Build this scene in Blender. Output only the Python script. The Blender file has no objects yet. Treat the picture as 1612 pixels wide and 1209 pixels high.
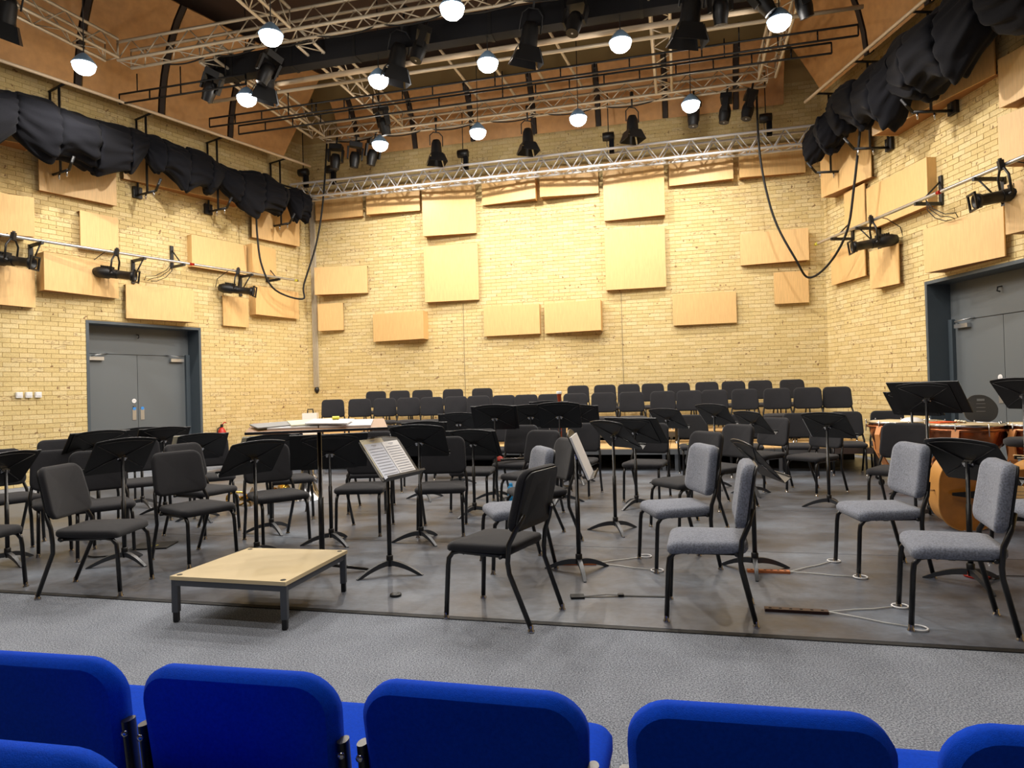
import bpy, math, random
from mathutils import Vector, Matrix
random.seed(7)
PI = math.pi
SC = bpy.context.scene
COL = SC.collection

# ------------------------------------------------------------------ camera
PITCH, ROLL = 0.009791, 0.027278
_F = Vector((0, math.cos(PITCH), math.sin(PITCH)))
_R = Vector((1, 0, 0)); _U = Vector((0, -math.sin(PITCH), math.cos(PITCH)))
_R2 = _R * math.cos(ROLL) - _U * math.sin(ROLL)
_U2 = _U * math.cos(ROLL) + _R * math.sin(ROLL)
cam_d = bpy.data.cameras.new('camera')
cam_d.sensor_width = 36.0; cam_d.sensor_fit = 'HORIZONTAL'
cam_d.lens = 1058.0 / 1612.0 * 36.0
cam_d.clip_start = 0.05; cam_d.clip_end = 200
cam = bpy.data.objects.new('camera', cam_d)
M = Matrix((_R2, _U2, -_F)).transposed().to_4x4()
M.translation = Vector((0, 0, 1.30))
cam.matrix_world = M
COL.objects.link(cam)
SC.camera = cam

# ------------------------------------------------------------------ world, exposure
w = bpy.data.worlds.new('world'); SC.world = w; w.use_nodes = True
w.node_tree.nodes['Background'].inputs[0].default_value = (0.10, 0.10, 0.12, 1)
w.node_tree.nodes['Background'].inputs[1].default_value = 0.3
SC.view_settings.view_transform = 'Standard'
SC.view_settings.look = 'None'
SC.view_settings.exposure = 0.0
SC.view_settings.gamma = 1.0
SC.view_settings.use_curve_mapping = False
LAMP_W = 218.0
LAMP_COL = (1.0, 0.93, 0.84)

# ------------------------------------------------------------------ materials
MATS = {}
def srgb(r, g, b):
    f = lambda c: (c/255/12.92) if c/255 <= .04045 else ((c/255+.055)/1.055)**2.4
    return (f(r), f(g), f(b), 1)
def mat(name, col, rough=.6, metal=0, noise=0, nscale=20, bump=0, bscale=60, sheen=0, spec=.5, emit=None, estr=0, stretch=None, coat=0):
    if name in MATS: return MATS[name]
    m = bpy.data.materials.new(name); m.use_nodes = True
    nt = m.node_tree; N = nt.nodes; Lk = nt.links
    b = N['Principled BSDF']
    b.inputs['Base Color'].default_value = col
    b.inputs['Roughness'].default_value = rough
    b.inputs['Metallic'].default_value = metal
    b.inputs['Specular IOR Level'].default_value = spec
    b.inputs['Sheen Weight'].default_value = sheen
    b.inputs['Coat Weight'].default_value = coat
    if emit:
        b.inputs['Emission Color'].default_value = emit
        b.inputs['Emission Strength'].default_value = estr
    if noise or bump:
        tc = N.new('ShaderNodeTexCoord')
        src = tc.outputs['Object']
        if stretch:
            mp = N.new('ShaderNodeMapping'); mp.inputs['Scale'].default_value = stretch
            Lk.new(src, mp.inputs['Vector']); src = mp.outputs['Vector']
    if noise:
        n = N.new('ShaderNodeTexNoise'); n.inputs['Scale'].default_value = nscale; n.inputs['Detail'].default_value = 5
        Lk.new(src, n.inputs['Vector'])
        mr = N.new('ShaderNodeMapRange'); mr.inputs['From Min'].default_value = .3; mr.inputs['From Max'].default_value = .7
        mr.inputs['To Min'].default_value = 1-noise; mr.inputs['To Max'].default_value = 1+noise
        Lk.new(n.outputs['Fac'], mr.inputs['Value'])
        hs = N.new('ShaderNodeHueSaturation'); hs.inputs['Color'].default_value = col
        Lk.new(mr.outputs['Result'], hs.inputs['Value']); Lk.new(hs.outputs['Color'], b.inputs['Base Color'])
    if bump:
        n2 = N.new('ShaderNodeTexNoise'); n2.inputs['Scale'].default_value = bscale; n2.inputs['Detail'].default_value = 4
        Lk.new(src, n2.inputs['Vector'])
        bp = N.new('ShaderNodeBump'); bp.inputs['Strength'].default_value = bump; bp.inputs['Distance'].default_value = .004
        Lk.new(n2.outputs['Fac'], bp.inputs['Height']); Lk.new(bp.outputs['Normal'], b.inputs['Normal'])
    MATS[name] = m
    return m

M_fab = mat('black_fabric', srgb(30, 30, 35), .95, noise=.18, nscale=180, bump=.4, bscale=500, sheen=.1)
M_fabg = mat('grey_fabric', srgb(122, 127, 140), .95, noise=.42, nscale=110, bump=.5, bscale=400, sheen=.2)
M_blue = mat('blue_fabric', srgb(0, 66, 196), .95, noise=.10, nscale=140, bump=.3, bscale=500, sheen=.0, spec=.15)
M_frame = mat('black_enamel', srgb(22, 22, 24), .32)
M_shell = mat('black_plastic', srgb(16, 16, 18), .45)
M_desk = mat('stand_black', srgb(13, 13, 15), .42)
M_rim = mat('stand_rim', srgb(46, 46, 50), .35)
M_foot = mat('stand_foot_metal', srgb(70, 72, 76), .38, metal=.3)
M_chrome = mat('chrome', srgb(205, 205, 208), .18, metal=1)
M_alu = mat('aluminium', srgb(200, 202, 205), .32, metal=.85)
M_alud = mat('dull_aluminium', srgb(206, 192, 168), .45, metal=.25)
M_steelb = mat('black_steel', srgb(20, 20, 22), .5)
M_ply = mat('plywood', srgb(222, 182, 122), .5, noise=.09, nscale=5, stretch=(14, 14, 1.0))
M_cloud = mat('ceiling_plywood', srgb(198, 148, 92), .5, noise=.10, nscale=3, stretch=(3, 3, 3))  # darker copy of the wall plywood, weaker ceiling light put into the colour
M_plyedge = mat('plywood_edge', srgb(150, 104, 58), .6)
M_bassw = mat('bass_wood', srgb(176, 112, 40), .28, noise=.18, nscale=7, coat=.4)
M_bassr = mat('bass_rib_wood', srgb(196, 140, 72), .4)
M_copper = mat('copper', srgb(176, 112, 78), .25, metal=.9)
M_copperp = mat('copper_paint', srgb(210, 140, 82), .38, metal=.1)
M_skin = mat('drum_skin', srgb(214, 196, 160), .5)
M_paper = mat('paper', srgb(248, 248, 250), .7)
M_paperc = mat('cream_paper', srgb(232, 226, 200), .8)
M_ink = mat('ink', srgb(178, 182, 194), .8)
M_folder = mat('folder_black', srgb(12, 12, 15), .5)
M_cloth = mat('drape_cloth', srgb(17, 18, 24), .95, bump=.4, bscale=40, sheen=.03, spec=.2)
M_door = mat('door_grey', srgb(98, 104, 108), .5)
M_doorf = mat('door_frame_grey', srgb(72, 82, 90), .5)
M_white = mat('white_plastic', srgb(235, 235, 236), .4)
M_brass = mat('brass', srgb(214, 168, 72), .22, metal=1)
M_silver = mat('silver', srgb(218, 218, 220), .16, metal=1)
M_red = mat('red_paint', srgb(190, 40, 28), .35)
M_cord = mat('white_cord', srgb(215, 215, 210), .7)
M_woodo = mat('orange_wood', srgb(196, 112, 62), .45)
M_woodd = mat('dark_brown_wood', srgb(62, 34, 26), .4)
M_bottle = mat('blue_plastic', srgb(40, 150, 214), .3)
M_yellow = mat('yellow_paper', srgb(238, 228, 70), .7)
M_orange = mat('orange_card', srgb(228, 96, 44), .6)
M_dark = mat('dark_void', srgb(14, 14, 15), .9)
M_pod = mat('podium_laminate', srgb(226, 206, 164), .42, noise=.05, nscale=2.2)
M_podf = mat('podium_metal', srgb(74, 78, 86), .42)
M_lamp = mat('lamp_glow', (1, 1, 1, 1), .5, emit=(1.0, .97, .92, 1), estr=14)
M_lamph = mat('lamp_housing', srgb(150, 185, 220), .5, metal=.1)
M_lens = mat('lens_glass', srgb(190, 200, 225), .1, metal=.6)
M_riser = mat('riser_wood', srgb(214, 176, 122), .5, noise=.1, nscale=4)
M_rtrim = mat('riser_rail', srgb(150, 154, 158), .35, metal=.8)
M_pipec = mat('cream_pipe', srgb(226, 204, 174), .5)
M_strap = mat('strap_black', srgb(14, 14, 15), .7)

def add_pos(m):  # world position node
    return m.node_tree.nodes.new('ShaderNodeNewGeometry').outputs['Position']

def brick_mat(name, A, d):
    m = bpy.data.materials.new(name); m.use_nodes = True
    nt = m.node_tree; N = nt.nodes; Lk = nt.links; b = N['Principled BSDF']
    pos = add_pos(m)
    def math_(op, a, b_=None):
        n = N.new('ShaderNodeMath'); n.operation = op
        for i, v in enumerate((a, b_)):
            if v is None: continue
            if isinstance(v, (int, float)): n.inputs[i].default_value = v
            else: Lk.new(v, n.inputs[i])
        return n.outputs[0]
    sub = N.new('ShaderNodeVectorMath'); sub.operation = 'SUBTRACT'; Lk.new(pos, sub.inputs[0]); sub.inputs[1].default_value = (A[0], A[1], 0)
    dot = N.new('ShaderNodeVectorMath'); dot.operation = 'DOT_PRODUCT'; Lk.new(sub.outputs[0], dot.inputs[0]); dot.inputs[1].default_value = (d[0], d[1], 0)
    s = dot.outputs['Value']
    sx = N.new('ShaderNodeSeparateXYZ'); Lk.new(pos, sx.inputs[0]); z = sx.outputs['Z']
    row = math_('FLOOR', math_('DIVIDE', z, .075))
    half = math_('MULTIPLY', math_('MODULO', row, 2.0), .5)
    colm = math_('FLOOR', math_('ADD', math_('DIVIDE', s, .225), half))
    cmb = N.new('ShaderNodeCombineXYZ'); Lk.new(colm, cmb.inputs[0]); Lk.new(row, cmb.inputs[1])
    wn = N.new('ShaderNodeTexWhiteNoise'); wn.noise_dimensions = '3D'; Lk.new(cmb.outputs[0], wn.inputs['Vector'])
    ramp = N.new('ShaderNodeValToRGB'); e = ramp.color_ramp.elements
    e[0].position = 0; e[0].color = srgb(212, 189, 132); e[1].position = 1; e[1].color = srgb(224, 205, 154)
    q = e.new(.35); q.color = srgb(217, 195, 138); q = e.new(.7); q.color = srgb(221, 199, 146)
    Lk.new(wn.outputs['Value'], ramp.inputs[0])
    # fine mottling
    nz = N.new('ShaderNodeTexNoise'); nz.inputs['Scale'].default_value = 55; nz.inputs['Detail'].default_value = 5; Lk.new(pos, nz.inputs['Vector'])
    mx = N.new('ShaderNodeMix'); mx.data_type = 'RGBA'; mx.blend_type = 'MULTIPLY'
    mr = N.new('ShaderNodeMapRange'); mr.inputs['From Min'].default_value = .35; mr.inputs['From Max'].default_value = .65; mr.inputs['To Min'].default_value = .86; mr.inputs['To Max'].default_value = 1.05
    Lk.new(nz.outputs['Fac'], mr.inputs['Value'])
    cc = N.new('ShaderNodeCombineColor'); [Lk.new(mr.outputs[0], cc.inputs[i]) for i in range(3)]
    mx.inputs['Factor'].default_value = 1; Lk.new(ramp.outputs[0], mx.inputs['A']); Lk.new(cc.outputs[0], mx.inputs['B'])
    # dark iron streaks on some bricks, more of them in some courses
    rowv = N.new('ShaderNodeCombineXYZ'); Lk.new(row, rowv.inputs[1]); rowv.inputs[0].default_value = 3.3
    wr = N.new('ShaderNodeTexWhiteNoise'); wr.noise_dimensions = '3D'; Lk.new(rowv.outputs[0], wr.inputs['Vector'])
    mpv = N.new('ShaderNodeCombineXYZ'); Lk.new(math_('MULTIPLY', s, 16), mpv.inputs[0]); Lk.new(math_('MULTIPLY', z, 75), mpv.inputs[1])
    ns = N.new('ShaderNodeTexNoise'); ns.inputs['Scale'].default_value = 1; ns.inputs['Detail'].default_value = 3; Lk.new(mpv.outputs[0], ns.inputs['Vector'])
    big = N.new('ShaderNodeTexNoise'); big.inputs['Scale'].default_value = .7; Lk.new(pos, big.inputs['Vector'])
    sel = math_('MULTIPLY', math_('GREATER_THAN', math_('ADD', math_('MULTIPLY', wn.outputs['Value'], .45), math_('MULTIPLY', wr.outputs['Value'], .55)), .72), math_('GREATER_THAN', big.outputs['Fac'], .47))
    st = math_('MULTIPLY', sel, math_('GREATER_THAN', ns.outputs['Fac'], .55))
    pk = N.new('ShaderNodeTexNoise'); pk.inputs['Scale'].default_value = 14; pk.inputs['Detail'].default_value = 1; Lk.new(pos, pk.inputs['Vector'])
    pits = math_('MULTIPLY', math_('GREATER_THAN', pk.outputs['Fac'], .735), .8)
    st = math_('MAXIMUM', math_('MULTIPLY', st, .55), pits)
    mx2 = N.new('ShaderNodeMix'); mx2.data_type = 'RGBA'; Lk.new(st, mx2.inputs['Factor'])
    Lk.new(mx.outputs['Result'], mx2.inputs['A']); mx2.inputs['B'].default_value = srgb(120, 84, 56)
    Lk.new(mx2.outputs['Result'], b.inputs['Base Color'])
    b.inputs['Roughness'].default_value = .85
    bp = N.new('ShaderNodeBump'); bp.inputs['Strength'].default_value = .35; bp.inputs['Distance'].default_value = .004
    Lk.new(nz.outputs['Fac'], bp.inputs['Height']); Lk.new(bp.outputs['Normal'], b.inputs['Normal'])
    return m
M_mortar = mat('mortar', srgb(196, 166, 110), .95)  # darker than the brick; shade in the joints is put into the colour

def floor_mat(name, c1, c2, c3, rough):
    m = bpy.data.materials.new(name); m.use_nodes = True
    nt = m.node_tree; N = nt.nodes; Lk = nt.links; b = N['Principled BSDF']
    pos = add_pos(m)
    n1 = N.new('ShaderNodeTexNoise'); n1.inputs['Scale'].default_value = 1.1; n1.inputs['Detail'].default_value = 7; n1.inputs['Roughness'].default_value = .62
    mp = N.new('ShaderNodeMapping'); mp.inputs['Rotation'].default_value = (0, 0, .245); mp.inputs['Scale'].default_value = (.9, 1.35, 1)
    Lk.new(pos, mp.inputs['Vector']); Lk.new(mp.outputs[0], n1.inputs['Vector'])
    r = N.new('ShaderNodeValToRGB'); e = r.color_ramp.elements
    e[0].position = .32; e[0].color = c1; e[1].position = .72; e[1].color = c3
    q = e.new(.5); q.color = c2
    Lk.new(n1.outputs['Fac'], r.inputs[0])
    n2 = N.new('ShaderNodeTexNoise'); n2.inputs['Scale'].default_value = 22; n2.inputs['Detail'].default_value = 6; n2.inputs['Roughness'].default_value = .7
    Lk.new(mp.outputs[0], n2.inputs['Vector'])
    mr = N.new('ShaderNodeMapRange'); mr.inputs['From Min'].default_value = .35; mr.inputs['From Max'].default_value = .7; mr.inputs['To Min'].default_value = .88; mr.inputs['To Max'].default_value = 1.2
    Lk.new(n2.outputs['Fac'], mr.inputs['Value'])
    hs = N.new('ShaderNodeHueSaturation'); Lk.new(r.outputs[0], hs.inputs['Color']); Lk.new(mr.outputs[0], hs.inputs['Value'])
    Lk.new(hs.outputs[0], b.inputs['Base Color'])
    mr2 = N.new('ShaderNodeMapRange'); mr2.inputs['From Min'].default_value = .3; mr2.inputs['From Max'].default_value = .7; mr2.inputs['To Min'].default_value = rough-.08; mr2.inputs['To Max'].default_value = rough+.12
    Lk.new(n1.outputs['Fac'], mr2.inputs['Value']); Lk.new(mr2.outputs[0], b.inputs['Roughness'])
    return m
M_vinyl = floor_mat('stage_vinyl', srgb(70, 66, 65), srgb(90, 94, 103), srgb(118, 128, 142), .38)
def carpet_mat():
    m = bpy.data.materials.new('grey_carpet'); m.use_nodes = True
    nt = m.node_tree; N = nt.nodes; Lk = nt.links; b = N['Principled BSDF']
    pos = add_pos(m)
    n = N.new('ShaderNodeTexNoise'); n.inputs['Scale'].default_value = 135; n.inputs['Detail'].default_value = 3; n.inputs['Roughness'].default_value = .75; Lk.new(pos, n.inputs['Vector'])
    n3 = N.new('ShaderNodeTexNoise'); n3.inputs['Scale'].default_value = 3; n3.inputs['Detail'].default_value = 4; Lk.new(pos, n3.inputs['Vector'])
    ad = N.new('ShaderNodeMath'); ad.operation = 'MULTIPLY_ADD'; Lk.new(n3.outputs['Fac'], ad.inputs[0]); ad.inputs[1].default_value = .10; Lk.new(n.outputs['Fac'], ad.inputs[2])
    r = N.new('ShaderNodeValToRGB'); e = r.color_ramp.elements
    e[0].position = .45; e[0].color = srgb(98, 103, 113); e[1].position = .68; e[1].color = srgb(180, 186, 197)
    Lk.new(ad.outputs[0], r.inputs[0]); Lk.new(r.outputs[0], b.inputs['Base Color'])
    b.inputs['Roughness'].default_value = 1; b.inputs['Specular IOR Level'].default_value = .1
    bp = N.new('ShaderNodeBump'); bp.inputs['Strength'].default_value = .8; bp.inputs['Distance'].default_value = .006
    Lk.new(n.outputs['Fac'], bp.inputs['Height']); Lk.new(bp.outputs['Normal'], b.inputs['Normal'])
    return m
M_carpet = carpet_mat()

# ------------------------------------------------------------------ mesh helpers
class MB:
    def __init__(s): s.v = []; s.f = []; s.sm = []
    def add(s, vs, fs, smooth=False):
        o = len(s.v); s.v += [tuple(v) for v in vs]; s.f += [tuple(i+o for i in f) for f in fs]; s.sm += [smooth]*len(fs); return s
    def box(s, c, d, R=None):
        hx, hy, hz = d[0]/2, d[1]/2, d[2]/2; c = Vector(c)
        vs = [Vector((x, y, z)) for x in (-hx, hx) for y in (-hy, hy) for z in (-hz, hz)]
        if R is not None: vs = [R @ v for v in vs]
        return s.add([v+c for v in vs], [(0, 1, 3, 2), (4, 6, 7, 5), (0, 4, 5, 1), (2, 3, 7, 6), (0, 2, 6, 4), (1, 5, 7, 3)])
    def tube(s, pts, r, n=8, cap=True):
        pts = [Vector(p) for p in pts]; rs = r if isinstance(r, (list, tuple)) else [r]*len(pts)
        vs = []; fs = []; up = None
        for i, p in enumerate(pts):
            t = (pts[min(i+1, len(pts)-1)] - pts[max(i-1, 0)]).normalized()
            if up is None: up = Vector((0, 0, 1)) if abs(t.z) < .9 else Vector((1, 0, 0))
            a = t.cross(up).normalized(); b = a.cross(t).normalized(); up = b
            for k in range(n):
                an = 2*PI*k/n; vs.append(p + (a*math.cos(an)+b*math.sin(an))*rs[i])
        for i in range(len(pts)-1):
            for k in range(n):
                k2 = (k+1) % n; fs.append((i*n+k, i*n+k2, (i+1)*n+k2, (i+1)*n+k))
        s.add(vs, fs, True)
        if cap:
            o = len(s.v)-len(vs)
            s.f.append(tuple(o+k for k in range(n))[::-1]); s.sm.append(False)
            s.f.append(tuple(o+(len(pts)-1)*n+k for k in range(n))); s.sm.append(False)
        return s
    def prism(s, out, y0, y1, T=None, smooth_side=False):
        """outline in x-z, extruded along y"""
        n = len(out); vs = [Vector((x, y0, z)) for x, z in out]+[Vector((x, y1, z)) for x, z in out]
        if T is not None: vs = [T @ v for v in vs]
        s.add(vs, [tuple(range(n)), tuple(range(2*n-1, n-1, -1))])
        s.add(vs, [(i, i+n, (i+1) % n+n, (i+1) % n) for i in range(n)], smooth_side)
        return s
    def lathe(s, prof, c=(0, 0, 0), n=24, axis='z', smooth=True):
        vs = []; fs = []; c = Vector(c)
        for r, h in prof:
            for k in range(n):
                a = 2*PI*k/n
                if axis == 'z': v = Vector((r*math.cos(a), r*math.sin(a), h))
                elif axis == 'y': v = Vector((r*math.cos(a), h, r*math.sin(a)))
                else: v = Vector((h, r*math.cos(a), r*math.sin(a)))
                vs.append(v+c)
        for i in range(len(prof)-1):
            for k in range(n):
                k2 = (k+1) % n; fs.append((i*n+k, i*n+k2, (i+1)*n+k2, (i+1)*n+k))
        s.add(vs, fs, smooth)
        if prof[0][0] > 1e-4: s.add(vs[:n], [tuple(range(n))[::-1]])
        if prof[-1][0] > 1e-4: s.add(vs[-n:], [tuple(range(n))])
        return s
    def pad(s, w0, w1, h, t, rc, fn, rows=None, edge=.5, ncorn=5, bow=0):
        """puffy rounded pad: outline (width w0 at bottom, w1 at top, height h) with thickness t; fn maps (u,v,k)->Vector"""
        def outline(ins):
            pts = []
            r = max(rc-ins, .004)
            for cx, cz, a0 in ((1, 1, 0), (-1, 1, 90), (-1, -1, 180), (1, -1, 270)):
                for k in range(ncorn+1):
                    a = math.radians(a0+90*k/ncorn)
                    zz = cz*(h/2-rc)+math.sin(a)*r
                    ww = w0+(w1-w0)*(zz/h+.5)
                    pts.append((cx*(ww/2-rc)+math.cos(a)*r, zz))
            return pts
        levels = [(0.0, .35*t*edge), (.28*t, 0), (.7*t, 0), (.92*t, .3*t*edge), (t, t*edge*1.1)]
        vs = []; n = 4*(ncorn+1)
        for k, ins in levels:
            for u, v in outline(ins): vs.append(fn(u, v, k))
        inner = [(u*.5, v*.5) for u, v in outline(t*edge*1.1)]
        for u, v in inner: vs.append(fn(u, v, t*(1+bow)))
        vs.append(fn(0, 0, t*(1+bow*1.3)))
        fs = []
        for i in range(len(levels)):
            for k in range(n):
                k2 = (k+1) % n; fs.append((i*n+k, i*n+k2, (i+1)*n+k2, (i+1)*n+k))
        top = len(levels)*n
        for k in range(n): fs.append((top+k, top+(k+1) % n, top+n))
        s.add(vs, fs, True)
        s.add(vs[:n], [tuple(range(n))[::-1]])
        return s
    def mesh(s, name):
        me = bpy.data.meshes.new(name); me.from_pydata(s.v, [], s.f)
        me.polygons.foreach_set('use_smooth', s.sm); me.update(); return me

def fixn(me):
    import bmesh
    bm = bmesh.new(); bm.from_mesh(me); bmesh.ops.recalc_face_normals(bm, faces=bm.faces); bm.to_mesh(me); bm.free()

def obj(name, mb, m, parent=None, loc=None, rot=None, fix=True, **props):
    me = mb if isinstance(mb, bpy.types.Mesh) else mb.mesh(name)
    if not isinstance(mb, bpy.types.Mesh):
        if fix: fixn(me)
        me.materials.append(m)
    o = bpy.data.objects.new(name, me); COL.objects.link(o)
    if parent: o.parent = parent
    if loc is not None: o.location = loc
    if rot is not None: o.rotation_euler = rot
    for k, v in props.items(): o[k] = v
    return o
def thing(name, label, cat, loc=(0, 0, 0), rz=0, group=None):
    o = bpy.data.objects.new(name, None); COL.objects.link(o); o.empty_display_size = .1
    o.location = loc; o.rotation_euler = (0, 0, rz); o['label'] = label; o['category'] = cat
    if group: o['group'] = group
    return o
def tag(o, label, cat, group=None):
    o['label'] = label; o['category'] = cat
    if group: o['group'] = group
    return o
class Proto:
    def __init__(s): s.parts = []
    def part(s, name, mb, m, sub_of=None, loc=(0, 0, 0), rot=(0, 0, 0), label=None):
        if isinstance(mb, MB):
            me = mb.mesh(name); fixn(me); me.materials.append(m)
        else: me = mb
        s.parts.append((name, me, sub_of, loc, rot, label)); return len(s.parts)-1
    def place(s, root):
        made = []
        for name, me, sub, loc, rot, label in s.parts:
            o = bpy.data.objects.new(name, me); COL.objects.link(o)
            o.parent = made[sub] if sub is not None else root
            o.location = loc; o.rotation_euler = rot
            if label: o['label'] = label
            made.append(o)
        return made

# ------------------------------------------------------------------ walls
FR = {'B': (Vector((-4.6434, 15.3599)), Vector((.9701, -.2427)), Vector((-.2427, -.9701))),
      'L': (Vector((-4.6434, 15.3599)), Vector((.53, .848)), Vector((.848, -.53))),
      'R': (Vector((5.9925, 12.6996)), Vector((.069, -.9976)), Vector((-.9976, -.069)))}
def wp(wl, s, off, z):
    A, d, n = FR[wl]; p = A+d*s+n*off; return Vector((p.x, p.y, z))
def wrot(wl):
    A, d, n = FR[wl]; return math.atan2(d.y, d.x)
WH = 9.2
OPEN = {'L': (-4.722, -2.690, 2.653), 'R': (2.763, 4.80, 2.711), 'B': None}
WR = {'L': (-14.0, 0.0), 'B': (0.0, 10.964), 'R': (0.0, 15.0)}
BR = {'L': (-8.1, 0.0), 'B': (0.0, 10.964), 'R': (0.0, 6.3)}
ZTOP = 7.05
def quad_wall(mb, wl, s0, s1, z0, z1, off):
    mb.add([wp(wl, s0, off, z0), wp(wl, s1, off, z0), wp(wl, s1, off, z1), wp(wl, s0, off, z1)], [(0, 1, 2, 3)])
def brick_pts(wl, s0, s1, z0, z1, jut):
    f = [wp(wl, a, jut, c) for a, c in ((s0, z0), (s1, z0), (s1, z1), (s0, z1))]
    b = [wp(wl, a, -.012, c) for a, c in ((s0, z0), (s1, z0), (s1, z1), (s0, z1))]
    return f+b
BF = [(0, 1, 2, 3), (0, 4, 5, 1), (1, 5, 6, 2), (2, 6, 7, 3), (3, 7, 4, 0)]
CAMP = Vector((0, 0, 1.3))
for wl, side in (('L', 'left'), ('B', 'back'), ('R', 'right')):
    mb = MB(); s0, s1 = WR[wl]; op = OPEN[wl]
    if op:
        quad_wall(mb, wl, s0, op[0], 0, op[2], -.006); quad_wall(mb, wl, op[1], s1, 0, op[2], -.006)
        quad_wall(mb, wl, s0, s1, op[2], WH, -.006)
    else: quad_wall(mb, wl, s0, s1, 0, WH, -.006)
    # solid back of the wall
    quad_wall(mb, wl, s0-.3, s1+.3, 0, WH, -.75)
    quad_wall(mb, wl, s0, s1, WH, WH+.01, -.4)
    wall = obj('wall_'+side, mb, M_mortar, fix=False, kind='structure')
    bm_ = brick_mat('yellow_brick_'+side, FR[wl][0], FR[wl][1])
    cand = []
    b0, b1 = BR[wl]
    for r in range(int(ZTOP/.075)):
        z0 = r*.075+.0035; z1 = z0+.068
        k0 = int(b0/.225)-1; k1 = int(b1/.225)+2
        for k in range(k0, k1):
            sa = (k-.5*(r % 2))*.225+.0035; sb = sa+.218
            sa = max(sa, b0); sb = min(sb, b1)
            segs = [(sa, sb)]
            if op and z0 < op[2]-.02:
                out = []
                for a, b in segs:
                    if b <= op[0] or a >= op[1]: out.append((a, b))
                    else:
                        if a < op[0]: out.append((a, op[0]))
                        if b > op[1]: out.append((op[1], b))
                segs = out
            for a, b in segs:
                if b-a > .02: cand.append((a, b, z0, min(z1, ZTOP)))
    def score(c):
        p = wp(wl, (c[0]+c[1])/2, 0, c[2]); vis = (c[1]-c[0] > .2 and c[2] > .95)
        if wl == 'L' and c[0] < -6.15: vis = False
        if wl == 'R' and c[1] > 5.0: vis = False
        return (0 if vis else 1, (p-CAMP).length)
    cand.sort(key=score)
    std = MB().add([(0, 0, 0), (.218, 0, 0), (.218, 0, .068), (0, 0, .068), (0, .014, 0), (.218, .014, 0), (.218, .014, .068), (0, .014, .068)], BF)
    stdm = std.mesh('brick'); fixn(stdm); stdm.materials.append(bm_)
    # local +y must point into the wall
    rz = wrot(wl)
    for c in cand[:300]:
        jut = random.uniform(0, .004)
        o = bpy.data.objects.new('brick', stdm); COL.objects.link(o); o.parent = wall
        o.location = wp(wl, c[0], jut, c[2]); o.rotation_euler = (0, 0, rz)
    mb = MB()
    for c in cand[300:]: mb.add(brick_pts(wl, *c, random.uniform(0, .004)), BF)
    obj('bricks', mb, bm_, wall, fix=False, kind='stuff')

# unseen rear part of the hall, added to close the room for bounced light
def poly_obj(name, pts, m, parent=None, **p):
    return obj(name, MB().add(pts, [tuple(range(len(pts)))]), m, parent, fix=False, **p)
le = wp('L', -14, 0, 0); re_ = wp('R', 15, 0, 0)
M_plain = mat('rear_bounce_grey', srgb(112, 112, 118), .9)  # grey set by how much light the unseen walls throw back
poly_obj('wall_rear', [(le.x-3, -5, 0), (re_.x+1, -5, 0), (re_.x+1, -5, WH), (le.x-3, -5, WH)], M_plain, kind='structure')
poly_obj('wall_left_rear', [(le.x, le.y, 0), (le.x, -5, 0), (le.x, -5, WH), (le.x, le.y, WH)], M_plain, kind='structure')
fl_ = obj('floor', MB().add([(-14, -5.2, 0), (8, -5.2, 0), (8, 17, 0), (-14, 17, 0)], [(0, 1, 2, 3)]), M_carpet, fix=False, kind='structure')
M_ceil = mat('dark_ceiling', srgb(70, 54, 46), .9)
obj('ceiling', MB().box((-3, 6, 8.55), (22, 24, .1)), M_ceil, kind='structure')

# vinyl sheets of the stage floor, seams parallel to the back wall
def clip(poly, n, d):  # keep n.p >= d
    out = []
    for i in range(len(poly)):
        a, b = poly[i], poly[(i+1) % len(poly)]; da = a.dot(n)-d; db = b.dot(n)-d
        if da >= 0: out.append(a)
        if da*db < 0: out.append(a+(b-a)*(da/(da-db)))
    return out
def stage_poly(o0, o1, lo=1.0, ro=.25):
    p = [FR['B'][0]+FR['B'][1]*s+FR['B'][2]*o for s, o in ((-8, o0), (14, o0), (14, o1), (-8, o1))]
    A, d, n = FR['L']; p = clip(p, n, A.dot(n)+lo)
    A, d, n = FR['R']; p = clip(p, n, A.dot(n)+ro)
    return p
stage = thing('stage_mat', 'dark grey scuffed vinyl stage floor laid in wide sheets over the hall floor', 'floor covering')
seams = [.4, 2.8, 4.64, 6.47, 8.27, 10.08]
for i in range(5):
    pl = stage_poly(seams[i]+.004, seams[i+1]-.004)
    n = len(pl); mb = MB()
    mb.add([(q.x, q.y, .004) for q in pl]+[(q.x, q.y, 0) for q in pl], [tuple(range(n))]+[(k, (k+1) % n, (k+1) % n+n, k+n) for k in range(n)])
    obj('vinyl_sheet', mb, M_vinyl, stage)
pl = stage_poly(10.084, 10.125)
mb = MB(); mb.add([(q.x, q.y, .005) for q in pl]+[(q.x, q.y, 0) for q in pl], [(0, 1, 2, 3), (0, 1, 5, 4), (1, 2, 6, 5), (2, 3, 7, 6), (3, 0, 4, 7)])
obj('edge_tape', mb, M_strap, stage, label='black tape along the front edge of the stage floor')
# white line along the left edge
mb = MB(); mb.add([wp('L', -9, .97, .006), wp('L', -1, .97, .006), wp('L', -1, .995, .006), wp('L', -9, .995, .006)], [(0, 1, 2, 3)])
tag(obj('floor_tape', mb, M_white), 'thin white tape line on the floor beside the left wall', 'tape')

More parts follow.
